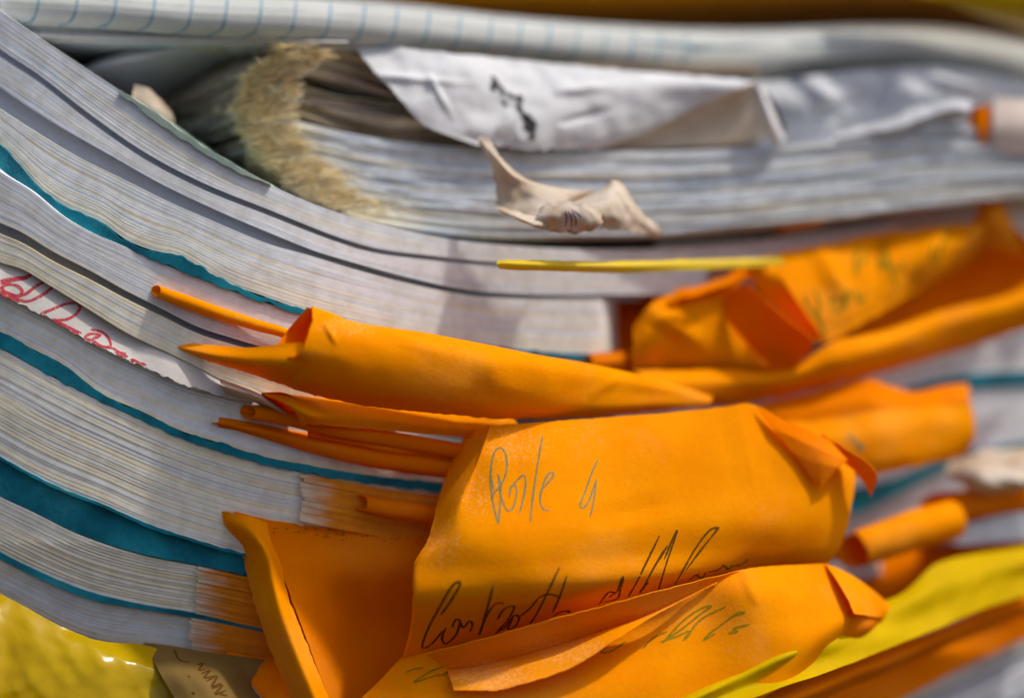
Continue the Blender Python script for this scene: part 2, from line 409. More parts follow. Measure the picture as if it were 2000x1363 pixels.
F_T = [(-60,535),(0,571),(50,598),(105,625),(210,684),(280,716),(350,747),(420,765),(490,785),(600,815),(800,850)]
T2T = [(-60,618),(0,648),(60,680),(120,710),(200,770),(280,805),(350,840),(430,865),(500,888),(600,908),(700,925),(880,945)]
T2B = [(-60,650),(0,680),(100,735),(180,776),(280,822),(350,853),(450,888),(550,914),(650,932),(760,949),(880,961)]
b3 = thing('bound_register', P(300, 740, .03), 'thin register just below the white slip with red handwriting, teal back cover', 'book')
leaves(b3, shift(E_B, 0, 2), F_T, 10, LO, 820, .006, pal=COOL, seed=33, per=5)
leaves(b3, F_T, T2T, 13, LO, 900, 0, pal=WARM[:3] + COOL, seed=34, per=4)
leaves(b3, T2T, T2B, 1, LO, 960, -.0002, material=TEAL, name='cover', ragged=5, gap=0, seed=35, K=240, lab='dark teal bottom cover worn along its edge')

T3T = [(-60,864),(0,894),(50,922),(105,949),(210,991),(280,1022),(385,1057),(480,1083),(600,1105),(800,1130)]
T3B = [(-60,935),(0,968),(70,1001),(140,1036),(280,1082),(385,1103),(483,1124),(600,1145),(800,1170)]
def dlow(u, v):   # the lower books stand further back under the ones above
    return float(base(u)) + .000008 * max(0, v - 800) + .00004 * max(0, v - 1060)
b4 = thing('bound_register', P(300, 900, .03), 'thickest register of the front pile with cream page edges between two teal bands', 'book')
leaves(b4, T2B, T3T, 27, LO, 900, 0, dfn=dlow, pal=WARM, seed=41, per=5)
leaves(b4, T3T, T3B, 1, LO, 900, .0015, dfn=dlow, material=TEAL, name='cover', ragged=1.0, gap=0, seed=42, K=160, lab='broad dark teal bottom cover')
leaves(b4, shift(T3T, -3), shift(T3T, 4), 1, LO, 520, -.0003, dfn=dlow, material=TEAL, name='cover_lip', ragged=2, gap=0, seed=43, K=200)

T4T = [(-60,1045),(0,1078),(70,1113),(175,1155),(280,1180),(385,1197),(511,1225),(700,1250)]
T4B = [(-60,1060),(0,1092),(70,1127),(175,1170),(280,1190),(385,1208),(518,1234),(700,1260)]
b5 = thing('bound_register', P(300, 1100, .03), 'shaded register under the broad teal cover with a thin dark teal cover below', 'book')
leaves(b5, shift(T3B, 2), T4T, 15, LO, 760, .001, dfn=dlow, pal=WARM, seed=51, per=5)
leaves(b5, T4T, T4B, 1, LO, 760, .0002, dfn=dlow, material=TEAL, name='cover', ragged=1.5, gap=0, seed=52, K=160)
I_B = [(-60,1125),(0,1159),(70,1194),(140,1229),(210,1250),(280,1258),(350,1267),(525,1288),(760,1310)]
b6 = thing('bound_register', P(300, 1220, .03), 'lowest register of the front pile, in shade above the yellow plastic', 'book')
leaves(b6, T4B, I_B, 12, LO, 760, .002, dfn=dlow, pal=COOL, seed=61, per=4)

# white slip with red handwriting, clamped between two registers
slip = sheet('paper_slip', [
  [(-60,470,.004),(0,507,0.0020),(40,522,0.0020),(100,556,0.0020),(170,598,0.0020),(215,632,0.0020),(250,648,0.0020),(275,662,0.0020),(320,672,0.0020),(360,694,0.0023),(400,714,0.0026),(440,745,0.0030),(500,772,0.0035)],
  [(-60,505,-.003),(0,541,-0.0005),(40,558,-0.0005),(100,592,-0.0005),(155,628,-0.0005),(200,660,-0.0005),(235,680,-0.0005),(262,692,-0.0005),(305,700,-0.0005),(350,722,-0.0004),(400,742,0.0001),(440,757,0.0005),(500,778,0.0010)],
  [(-60,535,-.001),(0,573,-0.0022),(30,590,-0.0022),(90,620,-0.0022),(145,652,-0.0022),(190,676,-0.0022),(225,693,-0.0022),(262,709,-0.0022),(300,725,-0.0022),(350,748,-0.0021),(400,764,-0.0016),(440,775,-0.0012),(500,784,-0.0007)]],
  SLIP, nu=140, nv=26, crinkle=.0005, edge=5, seed=4, cf=70, th=.00035)
tag(slip, 'torn white paper slip with red handwriting wedged between the registers', 'paper slip')
z10 = lambda x, y: (x * .2568, 450 + y * .2568)
write(slip, [[(250,318),(205,352),(110,368),(0,388)], [(250,330),(190,368),(90,385),(0,410)], [(0,450),(50,415),(130,425),(170,470),(120,500),(40,470),(10,430)],
  [(60,500),(140,530),(220,540),(330,490),(398,430),(388,392),(300,412),(200,482),(130,505),(60,480),(0,465)], [(0,475),(70,515),(150,545)]], RED, 6.5, tf=z10)
write(slip, [[(305,640),(400,602),(500,562),(585,558),(608,595),(560,652),(490,682),(400,680),(330,645)], [(400,680),(470,716),(500,720)], [(420,690),(520,740),(620,785)], [(430,712),(540,765),(600,788)],
  [(690,755),(780,778),(828,830),(838,882),(780,887),(720,850),(640,822)], [(640,820),(685,790),(760,800),(700,830)], [(700,850),(770,885),(850,900)], [(840,890),(900,925),(965,962),(920,955),(870,925)], [(900,930),(960,940)],
  [(990,985),(1020,990),(1000,1000)], [(1020,990),(1060,1010),(1115,1026)]], RED, 6, tf=z10)
end = sheet('paper_slip', [
  [(428,740,.0),(470,752,.001),(500,762,.002),(530,778,.004),(560,800,.006)],
  [(432,752,-.006),(470,764,-.006),(505,776,-.005),(535,792,-.003),(562,808,.0)],
  [(440,766,-.001),(470,778,0),(505,787,.001),(530,798,.002),(558,812,.004)]], CREAM, nu=40, nv=12, crinkle=.0006, edge=3, seed=14)
tag(end, 'small cream paper scrap curling over the ends of the orange rolls', 'paper slip')

# ------------------------------------------------------------------ orange folders, left
r1 = roll('orange_folder', [(294,563,-.001),(360,588,-.001),(430,612,0),(500,634,.001),(560,652,.003),(640,690,.008)], [.0016,.0019,.0018,.0016,.0014,.001], ORANGE, squash=.9, seed=1, ang0=2.6, cut=.9)
tag(r1, 'thin orange card roll poking out of the slit, its round open end farthest left', 'folder')

f1 = thing('orange_folder', P(900, 720, .0), 'large orange folder curling outward, with a torn diagonal left end and creased bright top', 'folder')
sheet('front_panel', [
  [(606,604,-.004),(640,618,-.003),(700,640,-.001),(850,662,.004),(1000,690,.012),(1150,716,.022),(1270,742,.030),(1390,778,.040)],
  [(611,602,-.011),(650,614,-.010),(700,632,-.009),(850,655,-.004),(1000,684,.005),(1150,712,.017),(1270,738,.028),(1392,774,.040)],
  [(604,650,-.016),(640,648,-.015),(700,662,-.014),(850,684,-.009),(1000,708,.000),(1150,732,.014),(1270,752,.026),(1390,780,.039)],
  [(580,694,-.016),(630,700,-.016),(700,712,-.015),(850,736,-.009),(1000,752,.000),(1150,766,.014),(1270,770,.026),(1388,784,.038)],
  [(540,700,-.008),(600,738,-.011),(700,762,-.011),(850,780,-.006),(1000,794,.003),(1150,794,.015),(1270,790,.026),(1386,788,.038)],
  [(520,740,-.001),(600,767,-.003),(700,790,-.002),(850,806,.002),(1000,818,.008),(1150,812,.018),(1270,803,.028),(1384,792,.038)]],
  ORANGE, f1, nu=110, nv=60, crinkle=.0005, edge=3, seed=6, cf=55, wear_sheen=[(680,640,120,38,1.0),(860,670,160,25,.7),(610,690,60,20,.9)], creases=[(636,636,668,690,.0007,8),(712,640,704,690,.0004,5),(962,700,968,800,.0012,40),(1200,742,1130,790,.0006,14),(760,650,900,700,.0005,20)])
sheet('left_flap', [
  [(312,662,.004),(345,666,.002),(390,672,0),(440,676,-.003),(490,678,-.007),(540,674,-.010),(590,668,-.012)],
  [(312,663,.004),(350,680,.000),(400,692,-.003),(450,702,-.006),(500,710,-.009),(550,715,-.012),(600,716,-.013)],
  [(312,664,.004),(360,690,.002),(420,708,.000),(480,727,-.001),(530,742,-.002),(570,756,-.002),(620,774,-.002)]],
  ORANGE, f1, nu=60, nv=20, crinkle=.0006, edge=2.5, seed=7)
sheet('inner_panel', [
  [(600,600,-.010),(611,603,-.011),(622,614,-.006)],
  [(562,645,-.007),(590,650,-.005),(625,652,.0)],
  [(536,682,-.010),(570,700,-.006),(620,705,-.0)]], ORANGE_SHADE, f1, nu=20, nv=24, crinkle=.0003, seed=8)

f2 = thing('orange_folder', P(750, 800, .0), 'orange folder with a long curled loop at its left end, below the large creased folder', 'folder')
sheet('panel', [
  [(512,768,.000),(560,770,.0),(620,776,.003),(720,786,.008),(850,800,.014),(1000,816,.022)],
  [(522,773,-.004),(575,781,-.005),(640,788,.000),(740,800,.005),(860,815,.012),(1010,828,.020)],
  [(548,784,-.007),(600,806,-.009),(660,812,-.003),(760,822,.003),(880,835,.010),(1020,845,.019)],
  [(580,806,-.005),(601,826,-.006),(670,832,-.001),(770,842,.005),(890,852,.012),(1020,862,.02)]], ORANGE, f2, nu=80, nv=30, crinkle=.0004, edge=1.5, seed=9)
sheet('curled_lip', [
  [(510,767,-.001),(556,768,-.003),(594,788,-.006),(603,812,-.009),(599,829,-.008)],
  [(512,771,.0),(550,778,.002),(572,796,.002),(582,815,.000),(596,830,-.005)],
  [(516,776,.003),(545,790,.005),(560,808,.006),(575,822,.004),(594,831,-.003)]], ORANGE_SHADE, f2, nu=40, nv=10, crinkle=.0002, seed=10)

f3 = roll('orange_folder', [(468,801,.000),(540,812,.001),(640,834,.003),(760,856,.008),(900,880,.014),(980,895,.02)], [.0021,.0022,.0024,.0024,.0022], ORANGE_SHADE, squash=.85, seed=3, ang0=2.8, cut=.95)
tag(f3, 'orange roll with an oval open end, middle one of the three below the white slip', 'folder')
f4 = thing('orange_folder', P(640, 860, .01), 'lowest of the orange folders squeezed above the teal band, its small curl at far left', 'folder')
roll('curl', [(412,822,.002),(450,827,.002),(520,838,.004),(600,852,.007)], [.0014,.0015,.0012,.0008], ORANGE_SHADE, f4, squash=.9, seed=5, ang0=2.8, cut=.9)
sheet('panel', [
  [(430,815,.003),(520,834,.003),(640,860,.006),(760,880,.010),(900,896,.016)],
  [(425,826,-.001),(520,846,.000),(640,872,.003),(760,894,.008),(900,912,.014)],
  [(410,826,.002),(520,858,.002),(650,893,.005),(760,912,.009),(900,930,.015)],
  [(406,828,.005),(520,862,.007),(650,896,.010),(760,918,.014),(900,938,.020)]], ORANGE_SHADE, f4, nu=70, nv=18, crinkle=.0008, edge=1.5, seed=11)
f4b = sheet('orange_folder', [
  [(600,842,.004),(700,856,.007),(800,868,.011),(920,880,.017)],
  [(600,852,.003),(700,868,.006),(800,884,.010),(920,898,.016)],
  [(600,862,.008),(700,880,.011),(800,897,.015),(920,914,.02)]], ORANGE_SHADE, nu=40, nv=10, crinkle=.0012, edge=2, seed=12)
tag(f4b, 'flattened orange sheet seen as a dark strip between the oval roll and the lowest folder', 'folder')
f5 = roll('orange_folder', [(690,976,.010),(740,988,.011),(820,1000,.014),(900,1014,.02)], [.0022,.0026,.0026], ORANGE_SHADE, squash=.9, seed=7, ang0=2.8, cut=.8)
tag(f5, 'short orange roll on the thick register edge, left of the handwritten folder', 'folder')
def glow_fade(u0_):  # orange light on the leaf ends, painted as a colour fade
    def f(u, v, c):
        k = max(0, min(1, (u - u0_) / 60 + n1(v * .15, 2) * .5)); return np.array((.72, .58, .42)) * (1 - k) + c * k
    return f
band = thing('orange_folder', P(700, 1000, .015), 'orange glow on the thick register behind the short roll, painted as orange leaves', 'folder')
leaves(band, [(560,920),(650,936),(760,956),(900,972)], [(560,1010),(650,1030),(760,1050),(900,1070)], 11, 590, 900, -.0006, pal=[(.76, .245, .006), (.70, .22, .005), (.80, .27, .010)], seed=73, per=4, K=30, gap=.0, wav=.2, colfn=glow_fade(590), name='orange_glow', start_round=0, jstart=5, dj=.0001)  # leaves coloured orange in place of light from the folders

# tall folder standing in front of the lower registers
f6 = thing('orange_folder', P(640, 1180, -.005), 'deep orange folder standing on end with a rounded spine left of the handwritten sheet', 'folder')
sheet('spine', [
  [(414,998,0.0080),(440,1000,0.0020),(480,1006,0.0000),(520,1020,0.0020)],
  [(424,1030,0.0080),(452,1026,0.0010),(492,1034,-0.0020),(528,1054,0.0000)],
  [(470,1074,0.0080),(492,1072,0.0010),(520,1080,-0.0040),(548,1104,0.0000)],
  [(486,1130,0.0060),(508,1132,0.0000),(534,1140,-0.0050),(560,1156,-0.0010)],
  [(502,1190,0.0040),(522,1194,-0.0020),(552,1200,-0.0070),(582,1214,-0.0020)],
  [(528,1265,0.0030),(550,1268,-0.0040),(580,1278,-0.0090),(612,1290,-0.0040)],
  [(556,1345,0.0020),(580,1350,-0.0060),(612,1356,-0.0110),(640,1360,-0.0060)],
  [(580,1430,0.0010),(606,1432,-0.0070),(640,1440,-0.0120),(668,1450,-0.0080)]], ORANGE, f6, nu=30, nv=90, crinkle=.0006, edge=3, seed=16)
sheet('front_panel', [
  [(456,998,0.0030),(520,1012,0.0050),(620,1028,0.0100),(730,1040,0.0140),(880,1054,0.0220)],
  [(512,1040,0.0020),(560,1052,0.0050),(640,1058,0.0100),(740,1066,0.0140),(880,1075,0.0200)],
  [(546,1110,0.0010),(600,1112,0.0050),(660,1115,0.0100),(750,1120,0.0140),(870,1125,0.0180)],
  [(588,1220,0.0000),(640,1220,0.0088),(690,1220,0.0175),(760,1220,0.0205),(850,1220,0.0235)],
  [(640,1360,0.0010),(680,1360,0.0130),(720,1360,0.0180),(770,1360,0.0210),(840,1360,0.0230)],
  [(670,1450,0.0028),(700,1450,0.0110),(740,1450,0.0160),(780,1450,0.0200),(840,1450,0.0220)]], ORANGE_SHADE, f6, nu=60, nv=70, crinkle=.0007, edge=2, seed=17)
sheet('back_flap', [
  [(418,1000,0.0080),(450,1006,0.0100),(480,1014,0.0120)],
  [(412,1022,0.0100),(440,1030,0.0140),(478,1040,0.0140)],
  [(440,1066,0.0130),(462,1072,0.0160),(482,1080,0.0160)]], ORANGE_SHADE, f6, nu=16, nv=16, crinkle=.0006, edge=5, seed=18)
perf = bpy.data.objects[ [c.name for c in f6.children if c.name.startswith('front_panel')][0] ]
Rr = random.Random(5); dots = []
for _ in range(70):
    u = Rr.uniform(530, 825); t = (u - 530) / 300; v = 1030 + 22 * t + Rr.uniform(-9, 12) + 6*math.sin(u*.05)
    dots.append([(u, v), (u + Rr.uniform(2, 8), v + Rr.uniform(-2, 2))])
write(perf, dots, ink('rub_mark', (.40, .10, .003)), 2.2, name='rubbed_specks')

# orange leaves that paint the folder glow onto the ends of the lower registers
lowf = thing('orange_folder', P(460, 1180, .01), 'orange glow on the lower registers behind the standing folder spine, painted as orange leaves', 'folder')
GLOW_PAL = [(.76, .245, .006), (.70, .22, .005), (.80, .27, .010)]
leaves(lowf, shift(T3B, 3), shift(T4T, 1), 13, 384, 760, -.0002, dfn=dlow, pal=GLOW_PAL, seed=71, per=4, K=30, gap=.0, wav=.2, colfn=glow_fade(384), name='orange_glow', start_round=0, jstart=4, dj=.0001)
leaves(lowf, shift(T4B, 1), shift(I_B, 0), 10, 372, 760, -.0003, dfn=dlow, pal=GLOW_PAL, seed=72, per=4, K=30, gap=.0, wav=.2, colfn=glow_fade(372), name='orange_glow', start_round=0, jstart=4, dj=.0001)

# ------------------------------------------------------------------ handwritten folder in the centre
hp = thing('handwritten_folder', P(1200, 1050, 0), 'bright orange folder sheet reading Poste 4 in grey handwriting, folded up in the centre', 'folder')
HP = sheet('front_panel', [
  [(912,842,0.0170),(957,833,0.0060),(960,832,0.0060),(1020,827,0.0080),(1100,822,0.0110),(1250,810,0.0160),(1400,796,0.0210),(1470,790,0.0240),(1530,822,0.0260),(1600,846,0.0290),(1640,872,0.0320)],
  [(884,900,0.0130),(936,892,0.0012),(940,890,0.0010),(1000,886,0.0010),(1100,880,0.0040),(1250,872,0.0100),(1400,866,0.0160),(1470,866,0.0190),(1545,880,0.0200),(1600,900,0.0220),(1668,922,0.0300)],
  [(858,970,0.0080),(898,967,-0.0028),(920,965,-0.0030),(1000,960,-0.0040),(1100,955,-0.0020),(1250,950,0.0050),(1400,946,0.0110),(1470,946,0.0140),(1560,952,0.0170),(1610,960,0.0200),(1665,975,0.0270)],
  [(838,1050,-0.0003),(866,1047,-0.0062),(910,1044,-0.0100),(1000,1038,-0.0107),(1100,1032,-0.0079),(1250,1024,0.0004),(1400,1018,0.0070),(1470,1018,0.0100),(1550,1020,0.0140),(1600,1020,0.0180),(1655,1025,0.0250)],
  [(810,1102,-0.0058),(824,1101,-0.0075),(895,1105,-0.0116),(1000,1098,-0.0130),(1100,1092,-0.0096),(1250,1080,-0.0007),(1400,1070,0.0070),(1470,1066,0.0110),(1540,1066,0.0150),(1590,1066,0.0190),(1640,1066,0.0250)],
  [(807,1170,-0.0085),(818,1169,-0.0100),(885,1165,-0.0118),(990,1160,-0.0121),(1100,1148,-0.0095),(1250,1130,-0.0018),(1400,1110,0.0082),(1460,1102,0.0136),(1530,1098,0.0180),(1580,1096,0.0210),(1622,1096,0.0260)],
  [(800,1235,-0.0005),(812,1234,-0.0020),(880,1225,-0.0025),(985,1212,-0.0025),(1100,1192,-0.0005),(1250,1166,0.0057),(1400,1136,0.0139),(1460,1122,0.0177),(1530,1112,0.0220),(1575,1108,0.0240),(1612,1106,0.0280)],
  [(780,1300,0.0110),(792,1298,0.0098),(870,1285,0.0090),(980,1258,0.0090),(1100,1228,0.0100),(1250,1192,0.0140),(1400,1160,0.0200),(1460,1145,0.0230),(1530,1135,0.0260),(1570,1130,0.0280),(1605,1128,0.0320)]],
  ORANGE, hp, nu=150, nv=110, crinkle=.0004, edge=2.0, seed=20, cf=40, wear_sheen=[(1000,870,140,90,.95),(930,960,110,110,.9),(860,1060,90,110,.95),(1120,850,200,40,.7)], creases=[(1300,830,1200,1060,.0009,60),(1000,850,1040,1100,-.0006,50),(1440,800,1500,1060,.0008,40),(1180,1010,1400,960,-.0006,30)])
sheet('corner_flap', [
  [(1600,845,.022),(1640,868,.020),(1690,898,.018),(1714,925,.018)],
  [(1620,868,.023),(1655,890,.021),(1690,915,.020),(1712,940,.021)],
  [(1650,905,.026),(1672,922,.024),(1690,945,.024),(1702,968,.025)]], ORANGE, hp, nu=20, nv=12, crinkle=.0003, edge=3, seed=22)
sheet('folded_corner', [
  [(1478,794,.0225),(1520,815,.0215),(1560,832,.0205),(1600,850,.0205),(1640,872,.0215),(1662,886,.0235)],
  [(1510,838,.0195),(1545,852,.0185),(1575,866,.0178),(1605,880,.0175),(1635,892,.0178),(1655,898,.0190)],
  [(1545,880,.0180),(1565,892,.0174),(1588,902,.0168),(1608,906,.0163),(1630,910,.0163),(1640,912,.0172)],
  [(1598,950,.0167),(1600,950,.0166),(1601,950,.0164),(1602,950,.0162),(1603,950,.0160),(1604,950,.0160)]], ORANGE_SHADE, hp, nu=24, nv=24, crinkle=0, seed=23, lin=True)
z8 = lambda x, y: (600 + x * .35, 886 + y * .35)
z9 = lambda x, y: (1300 + x * .35, 886 + y * .35)
write(HP, [[(964,958),(959,925),(962,896),(968,880),(976,875),(985,881),(990,900),(988,925),(978,948),(966,962),(961,975)], [(962,893),(958,930),(961,970),(968,1003),(974,1023)], [(972,925),(978,950),(977,985),(974,1023)],
  [(974,932),(978,965),(984,985),(993,998),(1002,991),(1009,965),(1006,948),(998,952),(994,972)], [(998,952),(1010,938),(1022,928),(1027,938),(1024,965),(1014,1006)],
  [(1060,850),(1053,890),(1045,940),(1039,985),(1036,1020)], [(1057,958),(1068,945),(1080,930),(1078,922),(1068,930),(1058,955),(1055,978),(1061,994),(1074,997)],
  [(1167,898),(1155,925),(1142,962),(1133,985),(1138,992),(1150,978),(1164,938)], [(1165,935),(1160,975),(1152,1010)]], INK, 4.2, lab='grey pencil line reading Poste 4')
write(HP, [[(745,895),(800,820),(852,730),(838,714),(800,750),(740,850),(680,960),(643,1060),(655,1080),(700,1050),(760,980)],
  [(775,965),(752,1025),(775,1055),(830,1005),(852,930),(828,922),(808,965)], [(852,930),(870,965),(905,930),(922,950),(908,990)], [(1038,732),(1012,830),(978,950),(960,1005),(1000,900),(1050,835),(1100,830)],
  [(1060,922),(1100,862),(1155,848),(1120,920),(1050,1000)], [(1050,995),(1100,965),(1150,900),(1182,908),(1160,960),(1120,972),(1150,905)], [(1182,908),(1240,860),(1290,800)],
  [(1408,630),(1345,760),(1285,880),(1240,950)], [(1448,680),(1405,800),(1370,880)], [(1285,800),(1350,780),(1418,798)], [(1370,905),(1410,880),(1450,872),(1466,884)],
  [(1625,840),(1680,770),(1725,768),(1752,700),(1762,690),(1745,760),(1728,805),(1650,825)], [(1725,768),(1680,800)], [(1790,795),(1850,690),(1965,455)], [(1860,770),(1930,640),(2010,510)], [(1850,775),(1900,715),(1880,740)]], INKD, 4.8, tf=z8, lab='darker pencil line of handwriting')
write(HP, [[(-45,770),(0,620),(62,435),(40,470),(-10,590)], [(45,735),(100,640),(170,520),(240,430),(292,410),(280,430),(200,530),(110,650)], [(130,700),(170,675),(200,690),(225,655)], [(230,660),(300,640),(320,620),(350,640),(370,615)], [(370,625),(420,615),(460,585)], [(150,680),(190,665)]], INKD, 4.0, tf=z9)

# lower fold of the same bundle: top flap in front of the sheet, lying over a second handwritten sheet
h2 = thing('handwritten_folder', P(1250, 1280, -.02), 'front orange folder at the bottom edge, with a torn pale flap and faint green handwriting', 'folder')
H2 = sheet('front_panel', [
  [(782,1286,0.0070),(880,1262,0.0030),(980,1238,0.0027),(1125,1205,0.0040),(1270,1192,0.0023),(1370,1142,0.0050),(1450,1113,0.0080),(1550,1104,0.0140),(1615,1100,0.0190)],
  [(762,1306,0.0042),(860,1296,0.0025),(980,1288,0.0015),(1125,1266,0.0012),(1270,1224,0.0025),(1370,1186,0.0038),(1470,1158,0.0010),(1570,1142,0.0100),(1640,1140,0.0180)],
  [(735,1336,0.0002),(860,1336,-0.0024),(980,1330,-0.0038),(1125,1312,-0.0038),(1270,1282,-0.0024),(1370,1252,-0.0005),(1480,1222,-0.0013),(1590,1196,0.0060),(1662,1182,0.0160)],
  [(706,1364,-0.0036),(860,1375,-0.0069),(980,1375,-0.0082),(1125,1362,-0.0082),(1270,1340,-0.0069),(1370,1320,-0.0049),(1480,1290,-0.0030),(1590,1250,0.0020),(1668,1206,0.0150)],
  [(640,1440,-0.0059),(860,1440,-0.0099),(980,1440,-0.0112),(1125,1430,-0.0112),(1270,1420,-0.0099),(1370,1405,-0.0079),(1450,1380,-0.0046),(1540,1330,-0.0007),(1640,1250,0.0130)]],
  ORANGE, h2, nu=130, nv=60, crinkle=.0005, edge=1.5, seed=25, cf=40, creases=[(1452,1114,1492,1210,.0010,14),(1350,1150,1280,1330,.0008,40),(1050,1300,1350,1250,-.0008,30)])
sheet('top_flap', [
  [(832,1277,-.0020),(900,1258,-.0065),(950,1245,-.0080),(1060,1214,-.0080),(1170,1184,-.0070),(1290,1152,-.0040),(1455,1112,.0080)],
  [(850,1289,.0000),(907,1278,-.0030),(954,1268,-.0040),(1067,1238,-.0040),(1177,1205,-.0036),(1280,1175,-.0020),(1428,1123,.0070)],
  [(872,1306,.0015),(916,1302,.0005),(958,1294,.0000),(1075,1264,.0000),(1185,1228,.0000),(1275,1199,.0000),(1400,1135,.0050)],
  [(879,1322,-.0050),(928,1320,-.0060),(970,1313,-.0064),(1090,1280,-.0064),(1194,1231,-.0050),(1272,1198,-.0020),(1400,1136,.0048)],
  [(887,1348,-.0085),(940,1347,-.0100),(985,1344,-.0105),(1110,1306,-.0100),(1210,1245,-.0080),(1280,1201,-.0030),(1402,1137,.0046)]], ORANGE, h2, lin=True, nu=110, nv=50, crinkle=.0003, edge=1.8, seed=26, wear_sheen=[(950,1320,160,60,1.15),(1120,1270,200,60,1.0),(1280,1190,120,40,.7)])
write(H2, [[(550,1222),(600,1200),(650,1195)], [(790,1178),(700,1210),(640,1245),(598,1275),(680,1250),(740,1230)], [(730,1245),(790,1215),(760,1240)]], INKG, 4, tf=z8)
write(H2, [[(1545,1118),(1620,1068),(1595,1104),(1680,1058),(1640,1106),(1700,1100),(1780,1045)], [(1870,1090),(1930,1030),(2010,990)]], INKG, 4, tf=z8)
write(H2, [[(-20,1060),(100,930),(200,862),(258,850),(200,890),(100,970),(0,1042)], [(-30,1050),(60,1020),(130,990),(95,1045)], [(110,1040),(190,930),(340,850)], [(205,1045),(250,1000),(310,955),(400,890),(440,885),(390,905)], [(215,1040),(280,1000)], [(350,1000),(400,990),(380,975),(470,950)]], INKG, 4.4, tf=z9)
sheet('corner_wedge', [
  [(1612,1100,.018),(1650,1116,.020),(1700,1148,.024),(1738,1182,.028)],
  [(1645,1150,.013),(1672,1160,.016),(1705,1178,.022),(1735,1192,.026)],
  [(1668,1198,.010),(1684,1200,.013),(1705,1204,.019),(1726,1206,.025)]], ORANGE, h2, nu=24, nv=20, crinkle=.0003, edge=1.5, seed=27)
sheet('lower_corner', [
  [(1660,1190,.013),(1690,1200,.017),(1728,1205,.026)],
  [(1640,1230,.012),(1690,1230,.017),(1710,1225,.026)],
  [(1600,1290,.012),(1640,1270,.017),(1660,1250,.026)]], ORANGE_SHADE, h2, nu=20, nv=20, crinkle=.0003, seed=28)

# ------------------------------------------------------------------ right side
rf = thing('crumpled_folder', P(1600, 600, .06), 'crumpled orange folder at upper right with blurred green handwriting and a peaked corner', 'folder')
RF = sheet('top_panel', [
  [(1450,515,.060),(1500,500,.058),(1600,480,.062),(1700,460,.066),(1800,446,.070),(1900,434,.074),(1935,392,.076)],
  [(1505,560,.052),(1545,555,.052),(1630,535,.056),(1720,515,.060),(1800,495,.064),(1880,470,.069),(1940,430,.074)],
  [(1565,625,.050),(1590,620,.050),(1650,600,.053),(1720,575,.058),(1800,540,.064),(1870,505,.070),(1950,450,.078)],
  [(1610,668,.050),(1625,666,.050),(1680,635,.054),(1750,595,.061),(1820,552,.069),(1880,515,.076),(1960,460,.086)]], ORANGE, rf, nu=90, nv=60, crinkle=.0010, edge=5, seed=30, creases=[(1600,490,1680,630,.0020,30),(1720,460,1700,600,-.002,30),(1840,450,1760,580,.002,26)])
sheet('side_panel', [
  [(1625,666,.050),(1700,622,.060),(1800,562,.072),(1880,512,.080),(1935,470,.082),(1975,440,.082),(2060,520,.090)],
  [(1628,670,.052),(1710,645,.066),(1800,605,.080),(1880,570,.088),(1950,540,.092),(2000,520,.092),(2070,560,.094)],
  [(1630,676,.052),(1710,660,.066),(1800,638,.078),(1880,610,.084),(1950,585,.088),(2000,568,.088),(2070,560,.088)]], ORANGE_SHADE, rf, nu=60, nv=20, crinkle=.0008, seed=31)
sheet('peak', [
  [(1915,392,.074),(1940,382,.073),(1962,400,.074)],
  [(1900,440,.075),(1940,430,.071),(1985,455,.076)],
  [(1880,490,.078),(1940,480,.076),(2010,510,.082)]], ORANGE, rf, nu=24, nv=24, crinkle=.0006, edge=4, seed=32)
sheet('lower_panel', [
  [(1235,722,.040),(1320,724,.042),(1420,722,.045),(1530,722,.047),(1625,668,.049),(1720,648,.058),(1850,604,.068),(1960,578,.074),(2080,530,.080)],
  [(1270,742,.036),(1340,746,.038),(1430,744,.041),(1530,738,.044),(1640,700,.048),(1740,672,.056),(1860,632,.066),(1965,604,.072),(2080,565,.078)],
  [(1330,768,.038),(1385,774,.040),(1450,764,.043),(1540,756,.047),(1650,732,.052),(1750,704,.060),(1870,672,.070),(1970,640,.076),(2080,605,.082)],
  [(1385,790,.044),(1420,790,.046),(1480,782,.049),(1560,768,.053),(1660,742,.058),(1760,716,.066),(1880,682,.076),(1975,652,.082),(2080,620,.088)]], ORANGE, rf, nu=90, nv=30, crinkle=.0008, edge=2, seed=33)
sheet('left_pocket', [
  [(1236,640,.046),(1262,604,.046),(1300,580,.047),(1360,565,.048),(1420,552,.050),(1440,545,.051)],
  [(1237,665,.042),(1268,636,.041),(1310,618,.042),(1360,604,.044),(1410,596,.047),(1455,600,.051)],
  [(1236,690,.041),(1275,672,.040),(1320,662,.041),(1370,660,.043),(1430,660,.047),(1490,665,.052)],
  [(1235,715,.042),(1275,712,.043),(1330,712,.045),(1400,714,.047),(1470,716,.050),(1535,718,.053)],
  [(1238,728,.044),(1280,730,.046),(1335,730,.049),(1400,730,.052),(1470,728,.055),(1540,728,.057)]], ORANGE, rf, nu=70, nv=50, crinkle=.0009, edge=4, seed=34, creases=[(1260,600,1420,700,.002,26),(1300,700,1380,580,-.002,30)])
sheet('fold', [
  [(1402,598,.048),(1430,570,.045),(1462,555,.041)],
  [(1440,650,.046),(1490,630,.042),(1530,618,.037)],
  [(1495,706,.047),(1545,690,.043),(1588,668,.039)],
  [(1530,738,.048),(1545,722,.047),(1560,706,.048)]], ORANGE_SHADE, rf, nu=24, nv=40, crinkle=.0005, seed=35)
